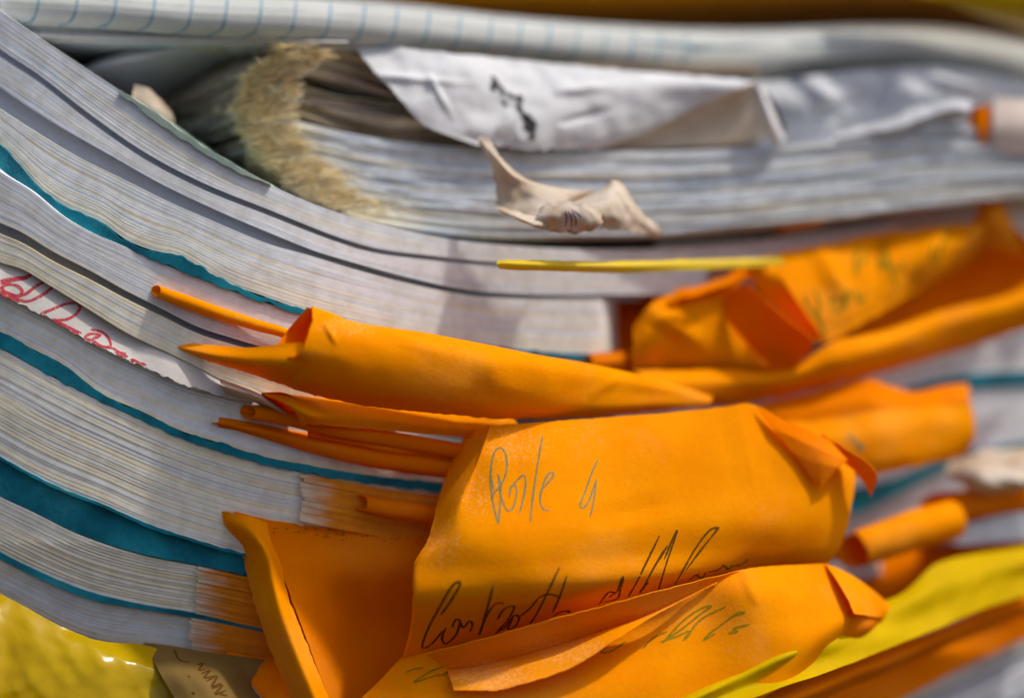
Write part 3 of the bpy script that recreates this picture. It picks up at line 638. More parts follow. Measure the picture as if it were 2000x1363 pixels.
sheet('ridge', [
  [(1448,516,.050),(1475,510,.049),(1502,502,.052)],
  [(1490,575,.049),(1520,572,.047),(1545,570,.043)],
  [(1545,630,.048),(1570,632,.046),(1590,635,.043)],
  [(1590,668,.046),(1602,668,.047),(1612,668,.049)]], ORANGE, rf, nu=16, nv=40, crinkle=.0005, seed=36)
sheet('torn_rim', [
  [(1285,594,.050),(1320,570,.049),(1370,556,.049),(1420,540,.050),(1455,520,.052)],
  [(1290,606,.044),(1325,586,.043),(1372,572,.043),(1425,560,.045),(1465,545,.048)]], ORANGE_SHADE, rf, nu=50, nv=10, crinkle=.0014, edge=8, seed=37)
z6 = lambda x, y: (1300 + x * .35, 443 + y * .35)
write(RF, [[(1062,130),(1060,200),(1066,275)], [(1062,130),(1110,150),(1112,190),(1070,215)], [(1200,150),(1190,190),(1205,235),(1225,190)], [(1215,90),(1240,200),(1285,345)], [(1240,210),(1300,240),(1330,200)], [(1500,110),(1480,160),(1500,205),(1530,150)], [(1590,20),(1550,80),(1520,150)],
  [(770,380),(800,450),(850,520),(895,620)], [(830,350),(855,430),(850,500),(890,600)], [(910,430),(950,400),(1000,430),(960,470),(920,450)], [(1000,440),(1010,360),(1040,400)], [(1060,350),(1070,400),(1095,430)], [(1080,430),(1110,380)]], INKG, 9, tf=z6)
fo = bpy.data.objects[[c.name for c in rf.children if c.name.startswith('left_pocket')][0]]
write(fo, [[(430,500),(480,510),(490,560),(480,600)]], INKG, 8, tf=z6)

X1T = [(1200,800),(1385,776),(1500,756),(1700,716),(1850,685),(2100,635)]; X1B = [(1200,860),(1385,835),(1500,815),(1700,776),(1850,738),(2100,720)]
x1 = thing('bound_register', P(1750, 760, .08), 'blurred white register at far right between the crumpled folder and the flat orange flap', 'book')
leaves(x1, X1T, X1B, 9, 1200, 2120, .004, pal=COOL, seed=81, per=5, K=40)
leaves(x1, X1B, shift(X1B, 22, 30, 1400, 2000), 1, 1200, 2120, .003, pal=COOL, material=TEAL, name='cover', seed=82, gap=0, K=40)
X3T = shift(X1B, 22, 30, 1400, 2000); X3B = [(1200,1000),(1400,985),(1600,965),(1750,935),(1850,895),(1950,872),(2100,850)]
x2 = thing('bound_register', P(1850, 850, .08), 'blurred white register at far right just beside the end of the flat orange flap', 'book')
leaves(x2, X3T, X3B, 13, 1200, 2120, .004, pal=COOL, seed=83, per=5, K=40)
X4B = [(1200,1080),(1400,1050),(1600,1010),(1680,1000),(1750,965),(1850,915),(1950,892),(2100,868)]
leaves(x2, X3B, X4B, 2, 1200, 2120, .003, material=TEAL, name='cover', seed=84, gap=0, K=40)
X5B = [(1200,1160),(1400,1130),(1600,1075),(1700,1050),(1800,1020),(1900,990),(2100,960)]
x3 = thing('bound_register', P(1800, 980, .08), 'blurred grey register behind the small red-mouthed orange roll at right', 'book')
leaves(x3, X4B, X5B, 8, 1200, 2120, .006, pal=BLUISH, seed=85, per=5, K=40)

fl = thing('orange_flap', P(1700, 830, .06), 'flat orange folder flap with a straight right end in front of the far registers', 'folder')
sheet('top_panel', [
  [(1480,792,.050),(1560,774,.052),(1640,752,.055),(1695,740,.057),(1740,755,.060),(1790,766,.062),(1840,754,.066),(1892,750,.068)],
  [(1490,805,.046),(1560,800,.048),(1640,786,.050),(1700,778,.052),(1750,780,.056),(1800,780,.059),(1850,772,.062),(1894,768,.064)],
  [(1500,822,.046),(1570,822,.047),(1650,812,.049),(1710,802,.051),(1760,798,.054),(1810,792,.057),(1850,790,.060),(1896,790,.062)]], ORANGE_SHADE, fl, nu=60, nv=16, crinkle=.0005, edge=2, seed=40)
sheet('front_panel', [
  [(1500,820,.046),(1570,822,.047),(1650,812,.049),(1710,802,.051),(1760,798,.054),(1810,792,.057),(1850,790,.060),(1896,788,.062)],
  [(1520,860,.042),(1580,862,.043),(1655,856,.045),(1715,850,.047),(1765,842,.050),(1815,834,.054),(1855,830,.057),(1904,828,.060)],
  [(1540,910,.042),(1600,906,.043),(1665,898,.045),(1725,892,.047),(1775,884,.050),(1820,876,.054),(1858,870,.057),(1902,858,.060)],
  [(1560,950,.044),(1620,940,.045),(1675,930,.047),(1735,920,.049),(1780,912,.052),(1825,904,.056),(1858,898,.059),(1890,885,.062)]], ORANGE, fl, nu=60, nv=40, crinkle=.0008, edge=3, seed=41)
write(bpy.data.objects[[c.name for c in fl.children if c.name.startswith('front_panel')][0]], [[(1010,1160),(1060,1200),(1100,1230),(1060,1240)]], INK, 8, tf=z6)

lump = sheet('crumpled_paper', [
  [(1855,905,.070),(1900,888,.068),(1960,880,.070),(2050,870,.074)],
  [(1850,925,.066),(1905,920,.062),(1960,915,.064),(2050,905,.068)],
  [(1880,945,.066),(1920,945,.062),(1965,940,.062),(2050,935,.066)],
  [(1905,962,.070),(1940,964,.068),(1980,955,.068),(2050,950,.072)]], CREAM, nu=40, nv=30, crinkle=.004, edge=8, seed=42, cf=90)
tag(lump, 'crumpled greyish brown paper at the right edge above the small orange rolls', 'paper scrap')
rr = roll('orange_folder', [(1645,1082,.045),(1700,1062,.048),(1780,1034,.053),(1860,1012,.060)], [.0052,.0058,.0062,.0062], ORANGE, squash=.95, seed=9, ang0=2.8, cut=.8, th=.0004)
tag(rr, 'orange roll with a dark red open mouth right of the handwritten sheet', 'folder')
rr2 = roll('orange_folder', [(1815,990,.066),(1880,985,.070),(1960,975,.075),(2080,958,.08)], [.0050,.0054,.0056], ORANGE_SHADE, squash=.9, seed=10, ang0=2.8, cut=.8, th=.0004)
tag(rr2, 'blurred orange roll at the right edge, higher and farther than the red-mouthed one', 'folder')
wt = thing('paper_bundle', P(1930, 1030, .06), 'blurred grey white paper bundle with a blunt left end above the yellow film', 'paper bundle')
leaves(wt, [(1838,1040),(1870,1030),(1950,1008),(2100,990)], [(1838,1062),(1870,1064),(1950,1058),(2100,1045)], 4, 1836, 2110, -.018, pal=BLUISH, seed=88, per=4, K=40, start_round=30)
under = sheet('orange_folder', [
  [(1600,1130,0.0800),(1700,1100,0.0830),(1800,1066,0.0870),(1900,1050,0.0920),(2080,1030,0.1000)],
  [(1600,1160,0.0740),(1700,1130,0.0770),(1800,1096,0.0810),(1900,1078,0.0860),(2080,1060,0.0960)],
  [(1600,1220,0.0740),(1700,1190,0.0770),(1800,1156,0.0810),(1900,1130,0.0860),(2080,1110,0.0960)]], ORANGE_SHADE, nu=40, nv=20, crinkle=.001, seed=43)
tag(under, 'shaded orange folder lying under the two blurred rolls at right', 'folder')
lav = thing('paper_bundle', P(1680, 1120, .05), 'tiny lavender grey paper edge peeking out right of the front folder corner', 'paper bundle')
leaves(lav, [(1600,1128),(1650,1120),(1690,1108),(1720,1102)], [(1600,1150),(1650,1136),(1700,1128),(1720,1120)], 2, 1600, 1722, -.012, pal=[(.62,.58,.60)], seed=89, per=4, K=20, round_end=15)

yb = thing('yellow_film', P(1700, 1230, .03), 'blurred streaky yellow plastic film at lower right over the orange folders', 'plastic film')
sheet('film', [
  [(1300,1372,-0.0060),(1420,1310,0.0000),(1520,1262,0.0060),(1660,1196,0.0266),(1760,1160,0.0371),(1830,1100,0.0477),(1920,1078,0.0610),(2060,1060,0.0710)],
  [(1330,1376,-0.0120),(1450,1320,-0.0060),(1560,1268,0.0000),(1680,1218,0.0219),(1770,1180,0.0318),(1850,1138,0.0431),(1930,1110,0.0550),(2060,1090,0.0650)],
  [(1360,1384,-0.0100),(1480,1335,-0.0040),(1600,1286,0.0066),(1700,1246,0.0192),(1790,1210,0.0331),(1870,1170,0.0444),(1950,1140,0.0550),(2060,1115,0.0650)],
  [(1400,1392,-0.0120),(1520,1345,-0.0060),(1630,1306,0.0066),(1730,1266,0.0212),(1820,1232,0.0331),(1890,1200,0.0437),(1960,1175,0.0530),(2060,1150,0.0610)]], YMATT, yb, nu=70, nv=40, crinkle=.0006, seed=44, th=.0001, cf=40, streak=(math.radians(38), 10, 90, .0016))
ob = sheet('orange_folder', [
  [(1360,1392,0.0000),(1520,1345,0.0040),(1630,1306,0.0170),(1730,1266,0.0330),(1820,1232,0.0480),(1890,1200,0.0610),(1960,1170,0.0690),(2060,1145,0.0750)],
  [(1420,1420,-0.0040),(1540,1370,0.0000),(1650,1326,0.0150),(1750,1286,0.0310),(1840,1246,0.0460),(1900,1222,0.0580),(1970,1196,0.0670),(2060,1170,0.0730)],
  [(1480,1440,0.0040),(1580,1380,0.0100),(1680,1336,0.0260),(1770,1296,0.0410),(1850,1260,0.0550),(1910,1236,0.0650),(1980,1206,0.0710),(2060,1180,0.0770)]], ORANGE_SHADE, nu=50, nv=20, crinkle=.0008, seed=45)
tag(ob, 'orange folder edge running diagonally under the yellow film at lower right', 'folder')
ob2 = sheet('orange_folder', [
  [(1380,1440,0.0300),(1580,1330,0.0370),(1750,1270,0.0590),(1900,1215,0.0800),(2060,1160,0.0850)],
  [(1420,1480,0.0260),(1620,1375,0.0360),(1780,1310,0.0580),(1910,1250,0.0770),(2060,1190,0.0830)],
  [(1460,1520,0.0260),(1660,1420,0.0400),(1800,1345,0.0600),(1930,1280,0.0770),(2060,1220,0.0830)]], ORANGE_SHADE, nu=40, nv=20, crinkle=.0008, seed=46)
tag(ob2, 'dark orange folder in the shadowed fold above the lowest right register', 'folder')
x6 = thing('bound_register', P(1850, 1320, .06), 'blurred lilac grey register filling the bottom right corner', 'book')
leaves(x6, [(1500,1450),(1680,1372),(1800,1310),(1900,1262),(2000,1212),(2120,1150)], [(1500,1640),(1680,1580),(1800,1540),(1900,1500),(2000,1460),(2120,1400)], 9, 1500, 2130, .0, pal=COOL, seed=91, per=3, K=40, dj=.002, gap=.25)

# bottom left: yellow film, tan card
yf = thing('yellow_film', P(150, 1280, .0), 'glossy crinkled yellow plastic film in the bottom left corner', 'plastic film')
sheet('film', [
  [(-60,1122,.006),(0,1160,0.0005),(70,1196,-0.0005),(140,1231,-0.0005),(210,1252,0.0000),(293,1262,0.0060),(366,1290,0.0080),(438,1330,0.0120)],
  [(-60,1160,-.006),(0,1198,-0.0035),(60,1232,-0.0040),(130,1262,-0.0040),(200,1282,-0.0040),(264,1296,-0.0025),(337,1322,-0.0005),(409,1360,0.0040)],
  [(-60,1220,-.013),(0,1260,-0.0070),(60,1290,-0.0070),(120,1315,-0.0070),(190,1335,-0.0065),(250,1350,-0.0050),(322,1370,-0.0030),(395,1400,0.0000)],
  [(-60,1400,-.022),(0,1420,-0.0110),(60,1430,-0.0110),(120,1440,-0.0105),(190,1450,-0.0100),(250,1450,-0.0080),(322,1460,-0.0060),(395,1470,-0.0030)]], YELLOW, yf, nu=170, nv=120, crinkle=.0007, seed=50, th=.0001, cf=95, streak=(math.radians(-56), 26, 130, .00075))
tc = sheet('tan_card', [
  [(280,1256,.010),(330,1262,.008),(420,1275,.010),(540,1290,.012)],
  [(310,1310,-.004),(350,1312,-.005),(410,1320,-.004),(490,1330,.006)],
  [(345,1370,-.008),(390,1370,-.009),(440,1372,-.007),(520,1380,.002)],
  [(365,1420,-.010),(410,1420,-.011),(460,1420,-.009),(540,1430,.0)]], TAN, nu=50, nv=40, crinkle=.0005, seed=51)
tag(tc, 'dark tan card with scribbled ink between the yellow film and the standing folder', 'card')
z7 = lambda x, y: (x * .35, 886 + y * .35)
write(tc, [[(970,1090),(1000,1150),(1060,1165)], [(1100,1180),(1130,1170),(1110,1210),(1150,1200)], [(1120,1230),(1170,1210),(1140,1250),(1200,1240)], [(1150,1270),(1210,1240),(1180,1300),(1230,1280)], [(1180,1310),(1240,1290),(1200,1340),(1260,1320)], [(1050,1240),(1060,1245)], [(1070,1330),(1090,1340)], [(1220,1340),(1270,1350)]], INKD, 5, tf=z7)
ub = sheet('orange_folder', [
  [(440,1272,.012),(520,1285,.012),(600,1295,.012)],
  [(470,1310,.008),(540,1320,.008),(620,1330,.01)],
  [(520,1375,.004),(580,1380,.006),(660,1390,.01)],
  [(540,1430,.004),(600,1430,.006),(660,1430,.01)]], ORANGE_SHADE, nu=30, nv=30, crinkle=.0005, seed=52)
tag(ub, 'dark red orange folder piece right of the tan card at the bottom edge', 'folder')

# ================================================================== UPPER PILE
# worn register: a fan of dark leaves on the left, a frayed corner, leaves running right
RG = [(60,590),(85,575),(120,535),(150,508),(200,490),(235,487),(270,505),(310,545),(340,575),(370,600),(400,650),(430,700)]
rgc = curve(RG)
def rgf(v): return float(rgc(v)) + n1(v * .085, 2.2) * 26 + n1(v * .3, 5.1) * 12
def dworn(u, v):
    r = float(rgf(max(60, min(430, v))))
    return .024 + (0.00024 * (r - u) if u < r else .0) + (float(base(u)) - float(base(r))) * .55 * (u > r) + .004 * math.exp(-((u - r) / 25.0)**2) * 0
def stain(u, v, c):      # the leaves are yellowed towards their worn ends
    k = max(0, min(1, 1 - (u - float(rgf(max(60, min(430, v))))) / (170 + 80 * n1(v * .05, 3))))
    return c * (1 - k) + np.array((.95, .80, .52)) * k
wr = thing('worn_register', P(900, 320, .05), 'old register with a frayed yellowed corner and bent page edges under the torn sheet', 'book')
W1T = [(330,262),(420,226),(487,215),(520,222),(600,241),(700,264),(800,279),(930,289),(1160,296),(1400,293),(1600,276),(1800,251),(1900,246),(2000,255),(2100,270)]
W1B = [(330,330),(450,380),(550,405),(620,410),(700,430),(830,453),(960,466),(1200,465),(1400,452),(1600,432),(1800,408),(2100,372)]
leaves(wr, [(u, v) for u, v in W1T if u >= 487], [(u, v) for u, v in W1B if u >= 550] + [(480,398)], 34, 480, 2120, .0, dfn=dworn, pal=BLUISH + AGED[:1] + [(.70,.70,.68)], seed=101, per=6, dj=.0006, K=140, wav=.9, gap=.07, colfn=stain)
leaves(wr, [(250,215),(330,185),(400,150),(480,112),(560,88),(600,84)], [(250,255),(330,235),(400,205),(470,165),(520,150),(600,140)], 9, 250, 585, 0, dfn=dworn, pal=AGED, seed=102, per=6, dj=.0015, K=60, wav=1.2, gap=.3)
leaves(wr, [(250,262),(330,238),(400,208),(470,168),(520,152),(600,142)], [(300,340),(400,330),(480,318),(560,312),(620,315),(640,318)], 17, 290, 560, 0.002, dfn=dworn, pal=AGED, seed=103, per=6, dj=.002, K=60, wav=1.4, gap=.3)
leaves(wr, [(300,342),(400,332),(480,322),(560,316),(640,322)], [(330,420),(430,420),(520,415),(600,410),(680,415)], 10, 330, 600, .004, dfn=dworn, pal=AGED, seed=104, per=6, dj=.002, K=60, wav=1.4, gap=.3)
leaves(wr, [(500,110),(560,84),(620,84),(700,96),(760,110),(1000,120),(1300,130),(1500,130)], [(500,215),(560,224),(620,240),(700,262),(760,272),(1000,286),(1300,290),(1500,285)], 15, 520, 1480, .011, dfn=dworn, pal=AGED + [(.46,.34,.26)], seed=105, per=5, dj=.0020, K=80, wav=2.0, gap=.25, colfn=stain)
# frayed fringe of torn leaf edges
def fringe(par, name, n, seed, mat_, ridge, du=(0, 70), lab=None):
    R = random.Random(seed); V = []; F = []; C = []
    for _ in range(n):
        v = R.uniform(88, 412); us_ = -6 + R.random()**2.2 * 105; L = R.uniform(10, 34); a = R.gauss(.12, .28) + (.35 if v > 300 else 0)
        u = float(rgf(max(60, min(430, v)))) + us_
        d = dworn(u, v) - R.uniform(.0002, .0016); wd = R.uniform(.5, 1.5)
        if n1(v * .12 + u * .01, 9) > .28: continue
        k_ = R.uniform(.9, 1.05); c = tuple(x * k_ for x in R.choice([(.97,.86,.62),(.95,.82,.54),(.97,.92,.76),(.92,.74,.46)])); cv = R.uniform(-6, 6)
        s = len(V)
        for k in range(5):
            t = k / 4; x = u - L * t * math.cos(a); y = v + L * t * math.sin(a) * .8 + cv * t * t
            w = wd * (1 - t * .75)
            V += [P(x, y - w, d - .0012 * t), P(x, y + w, d - .0012 * t + .0003)]; C += [c, c]
        for k in range(4): q = s + 2*k; F.append((q, q+1, q+3, q+2))
    o = mesh_obj(name, V, F, mat_, par, C, uv=[(i * .03, i * .7) for i in range(len(V))])
    if lab: o['label'] = lab
    o['kind'] = 'stuff'
    return o
fringe(wr, 'frayed_edge', 5200, 7, LEAF, rgf, lab='frayed cream paper fibres along the worn corner')

gs = sheet('grey_sheet', [
  [(150,138,.040),(200,116,.038),(262,96,.036),(330,84,.036),(420,86,.040),(520,88,.046)],
  [(160,146,.037),(215,126,.033),(280,112,.031),(345,100,.033),(430,98,.038),(520,96,.044)],
  [(190,170,.046),(250,160,.044),(310,148,.044),(370,132,.046),(440,120,.050),(520,110,.052)],
  [(230,220,.066),(290,210,.066),(340,190,.066),(400,170,.066),(450,150,.066),(520,130,.066)]], GREY, nu=60, nv=30, crinkle=.0008, seed=53)
tag(gs, 'grey paper sheet sloping into the dark hollow left of the worn register', 'paper sheet')
sc_ = sheet('paper_scrap', [
  [(262,168,.024),(290,172,.024),(335,216,.026)],
  [(258,196,.022),(300,210,.022),(340,236,.026)],
  [(262,222,.024),(310,240,.024),(345,262,.028)]], CREAM, nu=20, nv=16, crinkle=.0005, edge=4, seed=54)
tag(sc_, 'small brown cream paper scrap standing in the dark hollow at left', 'paper scrap')
tf_ = sheet('teal_folder', [
  [(80,84,.050),(180,84,.050),(300,86,.050),(420,90,.055)],
  [(90,130,.066),(180,130,.066),(300,130,.066),(420,128,.068)],
  [(110,200,.085),(200,200,.085),(300,200,.085),(420,190,.085)]], TEAL, nu=30, nv=20, crinkle=.0004, seed=55)
tag(tf_, 'dark teal folder in the shaded hollow under the squared notebook', 'folder')
hb = tag(slab('brown_board', P(-200, 300, .1).x, P(1200, 300, .1).x, .07, .20, P(0, 235, .09).z - .012, BROWN), 'dark brown board lying in the hollow behind the worn register', 'board')
md = hb.modifiers.new('t', 'SOLIDIFY'); md.thickness = .002

# torn white sheet with a dark crack
ts = thing('torn_sheet', P(1080, 200, .05), 'torn white paper sheet with a jagged dark crack over the worn register', 'paper sheet')
TS = sheet('sheet', [
  [(685,82,.036),(800,96,.036),(900,106,.038),(955,112,.041),(1010,118,.043),(1100,126,.046),(1250,140,.050),(1480,160,.056)],
  [(735,142,.031),(820,148,.032),(905,150,.034),(955,152,.036),(1015,160,.039),(1100,166,.042),(1230,168,.046),(1452,168,.053)],
  [(785,198,.029),(850,200,.030),(915,200,.032),(970,202,.034),(1030,208,.037),(1100,210,.040),(1210,212,.045),(1380,200,.052)],
  [(832,246,.029),(880,250,.030),(930,252,.031),(985,254,.033),(1040,256,.036),(1100,258,.039),(1190,258,.044),(1290,245,.050)],
  [(925,282,.031),(945,285,.032),(965,287,.033),(1000,290,.035),(1045,292,.037),(1090,293,.040),(1130,294,.042),(1175,291,.046)]], TORN, ts, nu=130, nv=60, crinkle=.0014, edge=4, seed=56, cf=70, creases=[(740,150,1000,170,.0012,12),(840,150,905,270,.0010,10),(1090,180,1260,160,.0012,14),(1100,240,1240,200,-.001,12)])
sheet('side_panel', [
  [(1175,291,.048),(1290,245,.052),(1380,200,.055),(1470,165,.058)],
  [(1180,294,.054),(1300,262,.058),(1400,225,.060),(1480,195,.062)],
  [(1190,298,.056),(1310,290,.060),(1410,280,.062),(1500,270,.064)]], CREAM, ts, nu=40, nv=16, crinkle=.0008, seed=57)
CR = ink('crack_shadow', (.055, .05, .05), .9)
# flat dark strips on the sheet paint the shade inside the crack, with lifted lips
z2 = lambda x, y: (600 + x * .35, y * .35)
write(TS, [[(1030,425),(1042,450),(1028,480),(1036,520)], [(1045,440),(1062,455),(1046,490),(1060,512)], [(1060,480),(1080,492),(1092,520),(1118,524)], [(1100,520),(1124,526),(1146,545),(1180,548)], [(1085,560),(1105,590),(1100,605)]], CR, 8, tf=z2, name='crack', vary=1.6, smoothn=4)
write(TS, [[(1165,540),(1190,560),(1178,600),(1205,640)], [(1190,600),(1200,650),(1228,668),(1222,700)], [(1205,640),(1240,680),(1225,720),(1258,740),(1245,785)], [(1240,650),(1262,690),(1250,750)]], CR, 13, tf=z2, name='crack', vary=1.3, smoothn=4)
sheet('lifted_lip', [[(992,215,.0325),(1005,232,.033),(1016,252,.0345),(1026,270,.0355)], [(986,222,.031),(996,236,.0315),(1006,256,.033),(1015,276,.034)]], GREY, ts, nu=20, nv=6, crinkle=.0005, edge=5, seed=58, th=.0001)

up = thing('paper_bundle', P(1650, 200, .08), 'blurred white papers bulging between the notebook and the worn register at right', 'paper bundle')
sheet('page', [
  [(1380,150,.074),(1500,160,.074),(1650,142,.078),(1780,132,.080),(1900,140,.084),(2080,180,.09)],
  [(1380,200,.070),(1500,200,.070),(1650,190,.074),(1780,180,.077),(1900,178,.082),(2080,205,.088)],
  [(1380,250,.072),(1500,246,.072),(1650,236,.076),(1780,222,.079),(1900,205,.083),(2080,235,.09)],
  [(1380,300,.074),(1500,292,.074),(1650,276,.078),(1780,256,.081),(1900,250,.085),(2080,262,.092)]], GREY, up, nu=90, nv=50, crinkle=.0028, seed=62, cf=55, creases=[(1560,150,1720,270,.003,26),(1740,140,1690,260,-.003,24),(1820,150,1960,190,.003,22),(1600,220,1780,170,-.0025,24)])
sheet('page', [
  [(1620,262,.066),(1720,238,.066),(1790,212,.066),(1850,196,.067),(1895,196,.070)],
  [(1640,272,.062),(1730,256,.062),(1800,234,.062),(1855,218,.063),(1895,214,.066)],
  [(1660,282,.068),(1740,268,.068),(1805,248,.068),(1858,238,.070),(1893,232,.072)]], GREY, up, nu=60, nv=24, crinkle=.0024, edge=12, seed=63, cf=80, th=.0001)
cu = thing('curled_scrap', P(1500, 235, .06), 'curled white paper ring standing at the right end of the torn sheet', 'paper scrap')
sheet('loop', [
  [(1466,168,.058),(1476,195,.056),(1488,230,.055),(1500,262,.056),(1512,284,.058)],
  [(1482,170,.053),(1492,198,.051),(1505,232,.050),(1516,260,.051),(1524,282,.054)],
  [(1492,180,.056),(1504,205,.056),(1516,232,.056),(1526,256,.056),(1534,272,.058)]], WHITE, cu, nu=30, nv=12, crinkle=.0004, seed=64)
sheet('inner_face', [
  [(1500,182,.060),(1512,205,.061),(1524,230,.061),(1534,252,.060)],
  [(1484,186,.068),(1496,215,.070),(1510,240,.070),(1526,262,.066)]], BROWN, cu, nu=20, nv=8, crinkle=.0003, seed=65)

# torn cream scrap in front of the worn register
tr_ = thing('torn_scrap', P(1100, 400, .025), 'torn cream brown paper scrap curling upward in front of the worn register', 'paper scrap')
sheet('left_wing', [
  [(934,268,.022),(938,268,.022),(942,267,.022),(948,268,.022),(953,272,.022)],
  [(940,286,.021),(950,290,.020),(960,296,.020),(970,302,.020),(978,308,.021)],
  [(955,312,.022),(972,322,.020),(992,334,.018),(1012,346,.019),(1035,354,.022)],
  [(966,345,.022),(990,356,.019),(1020,364,.017),(1070,368,.019),(1130,372,.026)],
  [(970,378,.022),(1000,386,.018),(1040,390,.016),(1090,388,.019),(1160,374,.028)],
  [(968,402,.021),(1000,412,.017),(1040,420,.015),(1080,412,.018),(1110,398,.024)]], CREAM, tr_, nu=40, nv=50, th=.00012, crinkle=.0016, edge=4, seed=66, cf=110)
sheet('lower_lip', [
  [(966,398,.021),(1000,410,.017),(1040,421,.015),(1070,415,.018)],
  [(972,410,.016),(1010,424,.012),(1042,436,.010),(1072,430,.012)],
  [(985,416,.018),(1020,432,.014),(1055,446,.012),(1085,450,.013)]], CREAM, tr_, nu=30, nv=12, th=.00012, crinkle=.0012, edge=3, seed=67, cf=120)
VT = sheet('right_wing', [
  [(1100,398,.026),(1140,385,.026),(1180,365,.024),(1200,352,.022),(1218,364,.024),(1235,392,.027),(1262,425,.030),(1296,452,.034)],
  [(1080,412,.018),(1120,405,.018),(1160,392,.017),(1195,382,.017),(1220,390,.019),(1240,410,.023),(1262,432,.028),(1292,456,.034)],
  [(1060,432,.013),(1100,430,.012),(1140,424,.012),(1180,418,.013),(1212,422,.016),(1236,430,.021),(1260,442,.027),(1288,460,.034)],
  [(1075,450,.014),(1110,456,.012),(1145,454,.012),(1180,450,.014),(1212,452,.018),(1236,456,.023),(1260,460,.029),(1284,466,.035)]], CREAM, tr_, nu=50, nv=30, th=.00012, crinkle=.0016, edge=5, seed=68, cf=110)
sheet('bright_fold', [
  [(1050,408,.013),(1098,396,.011),(1140,398,.011),(1178,420,.013)],
  [(1046,432,.011),(1096,420,.0085),(1138,420,.0085),(1176,438,.011)],
  [(1076,448,.011),(1105,452,.010),(1130,452,.010),(1150,450,.011)]], CREAM, tr_, nu=24, nv=14, th=.00012, crinkle=.0014, edge=9, seed=69, cf=120)
bf = bpy.data.objects[[c.name for c in tr_.children if c.name.startswith('bright_fold')][0]]
write(bf, [[(1440,1180),(1448,1215),(1440,1265)], [(1458,1180),(1475,1220),(1475,1268)], [(1478,1185),(1498,1220),(1500,1262)], [(1470,1170),(1510,1195),(1530,1215)]], VIOLET, 3.2, tf=z2, name='printed_lines')
leafc = sheet('paper_scrap', [
  [(1520,442,.066),(1560,412,.064),(1600,404,.064),(1612,418,.066)],
  [(1512,456,.066),(1560,436,.060),(1600,430,.060),(1610,436,.064)],
  [(1508,462,.068),(1560,450,.064),(1590,446,.064),(1606,444,.066)]], paper_material('ochre_paper', (.75,.36,.07), (.82,.46,.14), transl=.2, speck=0), nu=20, nv=12, crinkle=.0006, edge=3, seed=70)
tag(leafc, 'little ochre paper scrap poking out above the crumpled orange folder', 'paper scrap')
yr = sheet('yellow_card', [
  [(972,510,.010),(1000,508,.010),(1100,510,.015),(1220,511,.024),(1350,508,.036),(1530,503,.052)],
  [(970,516,.0085),(1002,515,.0075),(1100,518,.0125),(1220,519,.0215),(1350,514,.034),(1530,509,.052)],
  [(974,524,.009),(1004,527,.0085),(1100,530,.0135),(1220,533,.0225),(1350,528,.034),(1530,519,.052)]], YCARD, nu=60, nv=8, crinkle=.0003, edge=1.5, seed=77)
tag(yr, 'thin yellow card edge lying along the page edges in the middle', 'card')
# added orange sheet standing for the tinted shadow past the top register end
bo = sheet('orange_folder', [
  [(1150,560,.082),(1300,560,.082),(1500,560,.082)],
  [(1150,640,.070),(1300,640,.070),(1500,640,.070)],
  [(1100,740,.070),(1300,740,.070),(1500,740,.070)]], ORANGE_SHADE, nu=20, nv=20, crinkle=.0008, seed=71)
tag(bo, 'added orange sheet standing for the tinted shadow beside the rounded register end', 'folder')
bo2 = roll('orange_folder', [(1150,708,.040),(1190,706,.043),(1240,704,.047),(1300,704,.052)], [.0022,.0026,.0026], ORANGE_SHADE, seed=14, ang0=1.2)
tag(bo2, 'dark orange curl below the rounded end of the top register', 'folder')
lo2 = thing('paper_bundle', P(1900, 420, .09), 'pale papers behind the peaked corner of the crumpled folder at right edge', 'paper bundle')
leaves(lo2, [(1280,466),(1400,454),(1600,434),(1800,410),(2120,372)], [(1280,560),(1400,560),(1600,560),(1800,560),(2120,560)], 14, 1280, 2120, .012, pal=COOL, seed=92, per=5, K=30)

pc = thing('pink_card', P(1970, 250, .08), 'pale pink card block at the right edge beside a small orange curl', 'card')
sheet('card', [
  [(1938,196,.072),(1990,200,.072),(2080,210,.074)],
  [(1936,250,.070),(1990,250,.070),(2080,250,.072)],
  [(1940,296,.072),(1990,302,.072),(2080,310,.074)]], PINK, pc, nu=20, nv=14, crinkle=.0003, seed=72, th=.004)
oc = sheet('orange_folder', [
  [(1898,212,.074),(1920,206,.070),(1938,214,.073)],
  [(1890,250,.074),(1915,250,.068),(1940,250,.073)],
  [(1902,284,.074),(1922,290,.070),(1938,282,.073)]], ORANGE_SHADE, nu=16, nv=16, crinkle=.0003, seed=73)
tag(oc, 'small orange curl wedged left of the pale pink card', 'folder')

